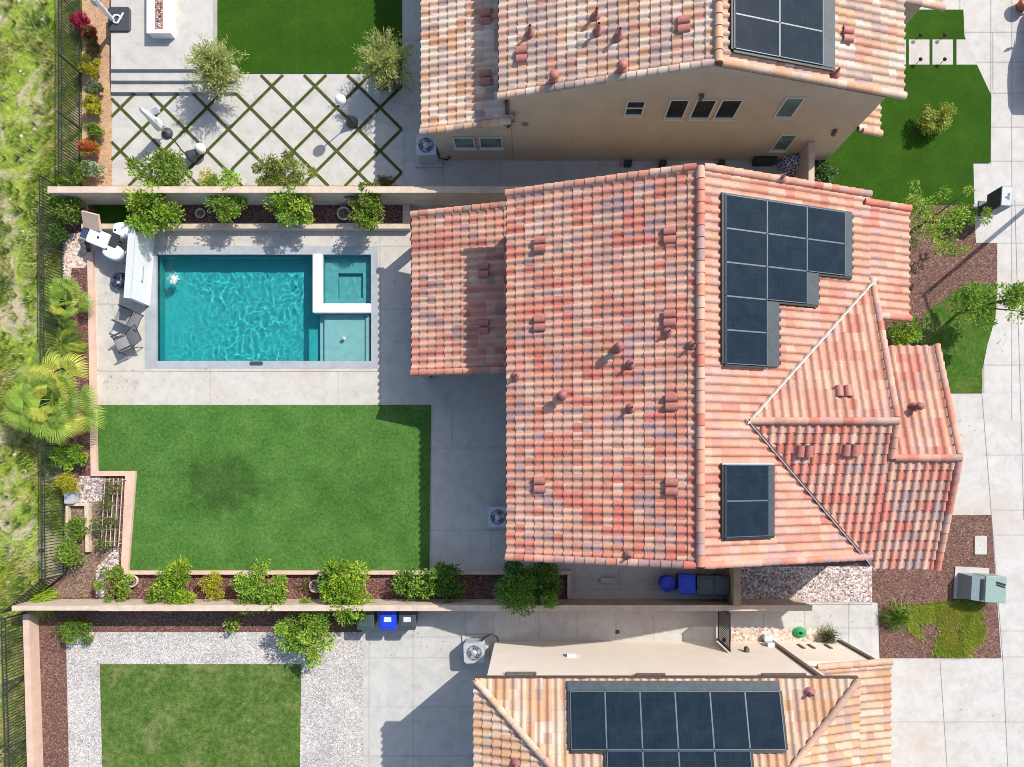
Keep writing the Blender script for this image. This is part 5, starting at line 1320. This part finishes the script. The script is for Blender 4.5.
# cart with beige lid
c = W(102, 240, .6); t = thing('cooler_cart', 'white cooler cart with dark side shelves and an open beige lid', 'cart', (c.x, c.y, 0), R(-22))
mb = MB(); mb.rbox(-.42,.42,-.30,.30,.25,.88,.07,0,4,.06,.02); mb.build('body', M['white'], t, True)
mb = MB(); mb.obox((-.36,.50,1.02), (.36,.04,.05), (-.05,.26,.16), (-.01,-.03,.03)); mb.build('lid', M['rose'], t, True)
mb = MB(); mb.box(-.72,-.43,-.22,.3,.78,.82); mb.build('side_shelf', M['navy'], t, True)
mb = MB(); mb.box(.43,.74,-.1,.42,.78,.82); mb.build('side_shelf', M['potdark'], t, True)
for x in (-.34,.34):
    for y in (-.24,.24):
        mb = MB(); mb.tube([(x,y,0),(x,y,.26)], .025, 8); mb.build('leg', M['black'], t, True)
mb = MB(); mb.lathe([(.05,.885),(.045,.9),(.001,.9)], (.02,.02,0), 12); mb.build('knob', M['black'], t, True)
# coiled pool hose
c = W(119, 280, .2); mb = MB(); pts = []
for k in range(150):
    a = k*.30; q_ = (k % 50)/50; r_ = .33-.17*(q_ if (k//50) % 2 == 0 else 1-q_); pts.append((c.x+r_*math.cos(a)*1.05, c.y+r_*math.sin(a), .03+.26*k/150+.012*math.sin(k*2.3)))
mb.tube(pts, .024, 6, 0); mb.tube([pts[-1], (c.x+.12,c.y-.22,.22), (c.x+.26,c.y-.34,.05), (c.x+.22,c.y-.46,.03), (c.x+.12,c.y-.40,.03)], .026, 6, 1)
tag(mb.build('pool_hose', [M['navy'], M['hoseblue']]), 'coiled dark blue pool hose on the patio beside the bar wall', 'hose')
# sling chairs
def sling(label, px, py, rz):
    c = W(px, py, .5); t = thing('sling_chair', label, 'chair', (c.x, c.y, 0), rz, 'grey sling chairs by the pool'); t.scale = (1.08,1.1,1.0)
    mb = MB()      # seat runs along x, back at +x
    def strip(pts, w=.27):
        vs = []
        for x, z in pts: vs += [(x,-w,z),(x,w,z)]
        mb.add(vs, [(2*i,2*i+1,2*i+3,2*i+2) for i in range(len(pts)-1)], 0, None, True)
        vs2 = [(x,y,z-.012) for x,y,z in vs]; mb.add(vs2, [(2*i,2*i+2,2*i+3,2*i+1) for i in range(len(pts)-1)], 0, None, True)
    strip([(-.42,.40),(-.36,.43),(-.1,.40),(.06,.385)]); mb.build('seat', M['mesh'], t, True)
    mb = MB(); strip([(.10,.40),(.26,.52),(.50,.68),(.68,.78)]); mb.build('backrest', M['mesh'], t, True)
    mb = MB()
    for s in (-1, 1):
        y = .29*s
        mb.tube([(-.43,y,.40),(-.1,y,.40),(.08,y,.39),(.27,y,.52),(.69,y,.79)], .014, 6)
        mb.tube([(-.38,y,0),(-.36,y,.58),(-.2,y,.62),(.30,y,.60)], .014, 6); mb.tube([(.30,y,0),(.2,y,.25),(.05,y,.39)], .014, 6)
    mb.tube([(.69,-.29,.79),(.69,.29,.79)], .014, 6); mb.tube([(.07,-.29,.37),(.07,.29,.37)], .014, 6)
    mb.build('chair_frame', M['dkgrey'], t, True)
    for s in (-1, 1): mb = MB(); mb.box(-.36,.2,.29*s-.03,.29*s+.03,.625,.645); mb.build('armrest', M['dkgrey'], t, True)
sling('grey mesh sling chair partly in the shadow of the white bar wall', 126, 317, R(-24))
sling('grey mesh sling chair in full sun by the pool corner', 125, 341, R(24))
# ------------------------------------------------------------------ things in the upper garden
c = W(158, 16, .39); t = thing('fire_pit', 'white rectangular fire pit with a rust burner tray on the raised terrace', 'fire pit', (c.x, 0, .39))
fx0, fx1, fy0, fy1 = WX(147.5,.8), WX(170,.8), WY(32.5,.8), WY(-25,.8)
mb = MB(); q = [(fx0,fy0),(fx1-.12,fy0),(fx1+.06,fy0-.0),(fx1+.06,fy1),(fx0,fy1)]
mb.box(fx0, fx1, fy0, fy1, .389, .76); mb.build('block', M['white'], t)
mb = MB(); mb.box(fx0-.03, fx1+.03, fy0-.03, fy1+.03, .761, .81); mb.build('top', M['white'], t)
mb = MB(); mb.box(WX(152.3,1), WX(160.5,1), WY(26,1), WY(-22,1), 0.811, .822); tr_ = mb.build('burner_tray', M['terra'], t)
mb = MB(); g = random.Random(5)
for _ in range(130):
    x, y = g.uniform(WX(153.5,1), WX(159.3,1)), g.uniform(WY(25,1), WY(-20,1)); r_ = g.uniform(.02,.045)
    mb.lathe([(.001,r_),(r_*.8,r_*.5),(r_,0)], (x,y,.822), 5, g.randrange(2))
mb.build('fire_glass', [M['sticker'], M['trim']], tr_)
# cantilever parasol folded over its base
t0 = W(108, 18, .5); t = thing('cantilever_parasol', 'folded white cantilever parasol on a dark square base plate on the terrace', 'parasol', (t0.x, t0.y, .39))
mb = MB(); mb.rbox(WX(107,.5), WX(129.5,.5), WY(30.5,.5), WY(6,.5), 0.389, .47, .12, 0, 5, 0, .02); mb.build('base_plate', M['dkgrey'], t)
b0 = W(113, 20, .47); tp = W(94, -2, 2.6)
mb = MB(); mb.tube([b0, b0.lerp(tp,.15)+Vector((0,0,.3)), b0.lerp(tp,.5)+Vector((0,0,.2)), tp], [.07,.09,.09,.08], 10); mb.build('post', M['white'], t)
mb = MB(); mb.tube([b0+Vector((-.15,.15,.75)), b0.lerp(tp,.3)+Vector((-.02,.02,.7)), b0.lerp(tp,.65)+Vector((0,.02,.55)), tp+Vector((-.1,.1,.3))], [.10,.18,.19,.10], 12); mb.build('canopy', M['white'], t)
mb = MB(); pts = [b0+Vector((.16+.16*math.cos(a),.02+.16*math.sin(a),.03)) for a in [k*.5 for k in range(11)]]+[b0+Vector((.42,.26,.03))]; mb.tube(pts, .035, 8); mb.build('crank_strap', M['white'], t)
# closed parasol on a dark foot
b0 = W(167.5, 133.5, 0); t = thing('closed_parasol', 'closed white parasol standing on a dark foot on the diamond paving', 'parasol', b0)
mb = MB(); mb.lathe([(.001,0),(.22,0),(.22,.05),(.16,.12),(.05,.16),(.04,.2)], b0, 18); mb.build('foot', M['dkgrey'], t)
mb = MB(); mb.tube([b0+Vector((0,0,.15)), b0+Vector((0,0,1.95))], .022, 8); mb.build('pole', M['steel'], t)
mb = MB(); n = 20; prof = [(.04,1.95),(.08,1.85),(.10,1.5),(.14,1.1),(.19,.75),(.20,.6),(.05,.62)]
vs = []
for r_, z in prof:
    for k in range(n):
        a = 2*math.pi*k/n; q = r_*(1+.16*math.cos(a*7)); vs.append((b0.x+q*math.cos(a), b0.y+q*math.sin(a), z))
mb.add(vs, [(i*n+k,i*n+(k+1)%n,(i+1)*n+(k+1)%n,(i+1)*n+k) for i in range(len(prof)-1) for k in range(n)], 0, None, True)
mb.obox((b0.x+.20,b0.y+.16,1.45), (.22,.06,.02), (-.02,.06,.1), (.0,-.012,.01)); mb.build('canopy', M['white'], t)
# lamps with a conical dark foot and white globe
def globe_lamp(label, b0, top, tilt=False):
    t = thing('globe_lamp', label, 'lamp', b0, 0, 'globe lamps on the diamond paving')
    ax = (top-b0).normalized(); q = Vector((0,0,1)).rotation_difference(ax).to_matrix(); L = (top-b0).length
    def put(mb):
        mb.v = [tuple(b0 + q @ Vector(p)) for p in mb.v]; return mb
    mb = MB(); mb.lathe([(.001,0),(.24,0),(.25,.05),(.23,.12),(.14,.34),(.05,.6),(.03,.62)], (0,0,0), 20); put(mb).build('foot', M['dkgrey'], t)
    mb = MB(); mb.lathe([(.022,.6),(.022,L-.15)], (0,0,0), 8); put(mb).build('pole', M['steel'], t)
    mb = MB(); pr = [(.001,-.2)]+[(.21*math.sin(math.pi*k/10), -.2*math.cos(math.pi*k/10)) for k in range(1,10)]+[(.001,.2)]
    mb.lathe([(r_, z+L) for r_, z in pr], (0,0,0), 18); put(mb).build('globe', M['white'], t)
b = W(352.5, 122.5, 0); globe_lamp('upright globe lamp with a dark conical foot near the right feathery tree', b, b+Vector((0,0,1.75)))
b = W(190, 157.5, .2); globe_lamp('globe lamp lying tilted beside the closed parasol and green shrub', b, b+Vector((.50,.28,.18)))
mb = MB(); mb.tube([W(169,135,.03), W(175,141,.02), W(182,150,.02), W(188,156,.03)], .012, 6); tag(mb.build('power_cord', M['black']), 'dark cord running between the closed parasol and the tilted lamp', 'cord')
# ------------------------------------------------------------------ ring pots, hose, garden bits
def ringpot(label, px, py, r, h, soil='soil', z0=0.0):
    c = W(px, py, h+z0); t = thing('flower_pot', label, 'pot', (c.x, c.y, z0), 0, 'round stone pots in the planters')
    mb = MB(); mb.lathe([(.001,0),(r*.8,0),(r,h),(r*.8,h),(r*.76,h-.05)], (0,0,0), 24); mb.build('rim', M['pot'], t, True)
    mb = MB(); mb.lathe([(r*.78,h-.05),(.001,h-.04)], (0,0,0), 20); mb.build('soil', M[soil], t, True)
ringpot('pale stone pot in the upper planter beside the red centred shrub', 343.5, 213, .27, .2, 'soil', .3)
ringpot('pale stone ring pot with spiky grass below the lawn', 315.5, 586.5, .27, .2)
ringpot('pale stone ring pot beside the yellow green shrub with reddish stems', 131, 581, .26, .25)
ringpot('dark ring pot between two shrubs in the upper planter', 200, 213, .2, .1, 'soil', .3)
mb = MB()
for k in range(5): mb.lathe([(.20-.03*k+.02*math.cos(a), .025+.028*k+.02*math.sin(a)) for a in [q*math.pi/4 for q in range(9)]], (0,0,0), 22)
c = W(800, 633, .1); mb.v = [(x*1.3+c.x, y*1.05+c.y, z) for x,y,z in mb.v]
tag(mb.build('hose_coil', M['hose']), 'coiled bright green garden hose on the pebbles by the cream wall', 'hose')
c = W(768, 638, .2); mb = MB(); mb.rbox(c.x-.16,c.x+.16,c.y-.12,c.y+.12,0,.28,.04); tag(mb.build('storage_box', M['sticker']), 'small pale blue box at the foot of the cream wall beside the gate', 'box')
mb = MB(); c = W(666, 572, .1); mb.rbox(WX(600), WX(616), WY(583), WY(577), -.01, .12, .06, 0, 4, .1, .02); tag(mb.build('cover_plate', M['path']), 'small pale concrete block on the shaded side yard paving', 'block')
mb = MB(); c = W(617.5, 632, 0); mb.lathe([(.09,.0),(.09,.012),(.06,.014),(.001,.006)], (c.x,c.y,-.01), 14); tag(mb.build('drain_cover', M['dkgrey']), 'small round drain cover in the lower side path', 'drain')
for px, py in ((394,282),(394,341)):
    c = W(px, py); mb = MB(); mb.lathe([(.07,.0),(.07,.008),(.001,.01)], (c.x,c.y,-.012), 14); tag(mb.build('drain_cover', M['steel']), 'small metal drain disc on the shaded patio beside the patio roof', 'drain', 'patio drain discs')
# trellis and boards of the vegetable garden
t = thing('garden_trellis', 'weathered lattice trellis lying over the vegetable bed beside the rose wall', 'trellis', W(112,512,0))
mb = MB()
for i in range(5):
    a, b = W(105+i*4.4, 478, .45), W(101+i*4.4, 546, .45); mb.tube([a, b], .018, 5)
mb.build('upright', M['wood'], t); mb = MB()
for j in range(6):
    y = 482+j*12; mb.tube([W(104.5-j*.6,y,.48), W(123-j*.6,y-1,.48)], .014, 5)
mb.build('crossbar', M['barkpale'], t); mb = MB()
for x, y in ((105,480),(122,480),(101,544),(118,544)): a = W(x,y,.45); mb.tube([(a.x,a.y,0), a], .018, 5)
mb.build('leg', M['wood'], t)
mb = MB(); a, b = W(84.5,507,.2), W(89,507,.2); mb.prism([W(84.5,506,.2).to_2d(), W(88.5,506,.2).to_2d(), W(89.5,552,.2).to_2d(), W(85.5,552,.2).to_2d()], 0, .22); tag(mb.build('bed_board', M['wood']), 'pale wooden board edging the leafy vegetable bed', 'board')
mb = MB(); mb.prism([W(65.5,506,.2).to_2d(), W(68,506,.2).to_2d(), W(68,552,.2).to_2d(), W(65.5,552,.2).to_2d()], 0, .2); tag(mb.build('bed_board', M['wood']), 'weathered wooden board edging the vegetable bed on the fence side', 'board')
mb = MB(); mb.prism([W(66,503,.2).to_2d(), W(89,503,.2).to_2d(), W(89,506,.2).to_2d(), W(66,506,.2).to_2d()], 0, .2); tag(mb.build('bed_board', M['wood']), 'short wooden board across the top of the vegetable bed', 'board')
mb = MB(); c = W(70, 497, .3); mb.rbox(c.x-.2, c.x+.2, c.y-.26, c.y+.22, 0, .35, .05, 0, 4, .1); tag(mb.build('water_crate', M['steel']), 'bluish grey crate under the round golden bush by the fence', 'crate')
# heap in the shaded nook by the tall house
c = W(795, 161, .4); t = thing('cloth_heap', 'heap of dark blue cloth with pale pattern in the nook below the tan wall', 'cloth', (c.x, c.y, 0))
mb = MB(); g = random.Random(12); n = 18; vs = []; rr_ = [(1,.0),(.96,.25),(.8,.5),(.5,.68),(.02,.74)]
for k, z in rr_:
    for i in range(n):
        a = 2*math.pi*i/n; q = k*(1+.16*math.sin(a*3+z*5)+g.uniform(-.06,.06)); vs.append((.62*q*math.cos(a), .48*q*math.sin(a), z+g.uniform(-.04,.04) if z else 0))
mb.add(vs, [(j*n+i,j*n+(i+1)%n,(j+1)*n+(i+1)%n,(j+1)*n+i) for j in range(4) for i in range(n)], 0, None, True)
cm, nt, bb = new_mat('patterned_cloth'); v = coords(nt); vo = N(nt, 'ShaderNodeTexVoronoi', feature='DISTANCE_TO_EDGE'); vo.inputs['Scale'].default_value = 9; nt.links.new(v, vo.inputs['Vector'])
setc(nt, bb, ramp(nt, vo.outputs['Distance'], [(.05,(.7,.72,.78)),(.12,(.05,.06,.14))])); bb.inputs['Roughness'].default_value = .8
mb.build('cloth', cm, t, True)
mb = MB(); c = W(765, 160, .3); mb.rbox(c.x-.45, c.x+.45, c.y-.14, c.y+.14, 0, .42, .05, 0, 4, .08); tag(mb.build('planter_trough', M['potdark']), 'long dark trough at the foot of the tall tan wall beside the cloth heap', 'trough')
for px, w, lab in ((628,.16,'leftmost small dark box on the shaded path along the tan wall'),(663,.14,'small dark box on the shaded path under the small two pane window'),(722,.12,'small dark box on the shaded path under the row of three windows')):
    c = W(px, 163, .2); mb = MB(); mb.rbox(c.x-w, c.x+w, c.y-.1, c.y+.1, -.01, .25, .03, 0, 3, .06); tag(mb.build('utility_box', M['potdark']), lab, 'box', 'dark boxes along the tan wall')
# path lights along the entry slabs
for px, py in ((917,39),(941,39),(917,63),(941,63)):
    c = W(px, py); t = thing('path_light', 'little black path light between the pale entry slabs', 'path light', (c.x, c.y, .03), 0, 'path lights at the entry slabs')
    mb = MB(); mb.tube([(0,0,0),(0,0,.25)], .012, 6); mb.build('stake', M['black'], t, True)
    mb = MB(); mb.lathe([(.001,.3),(.05,.27),(.08,.24),(.001,.25)], (0,0,0), 12); mb.build('shade', M['black'], t, True)
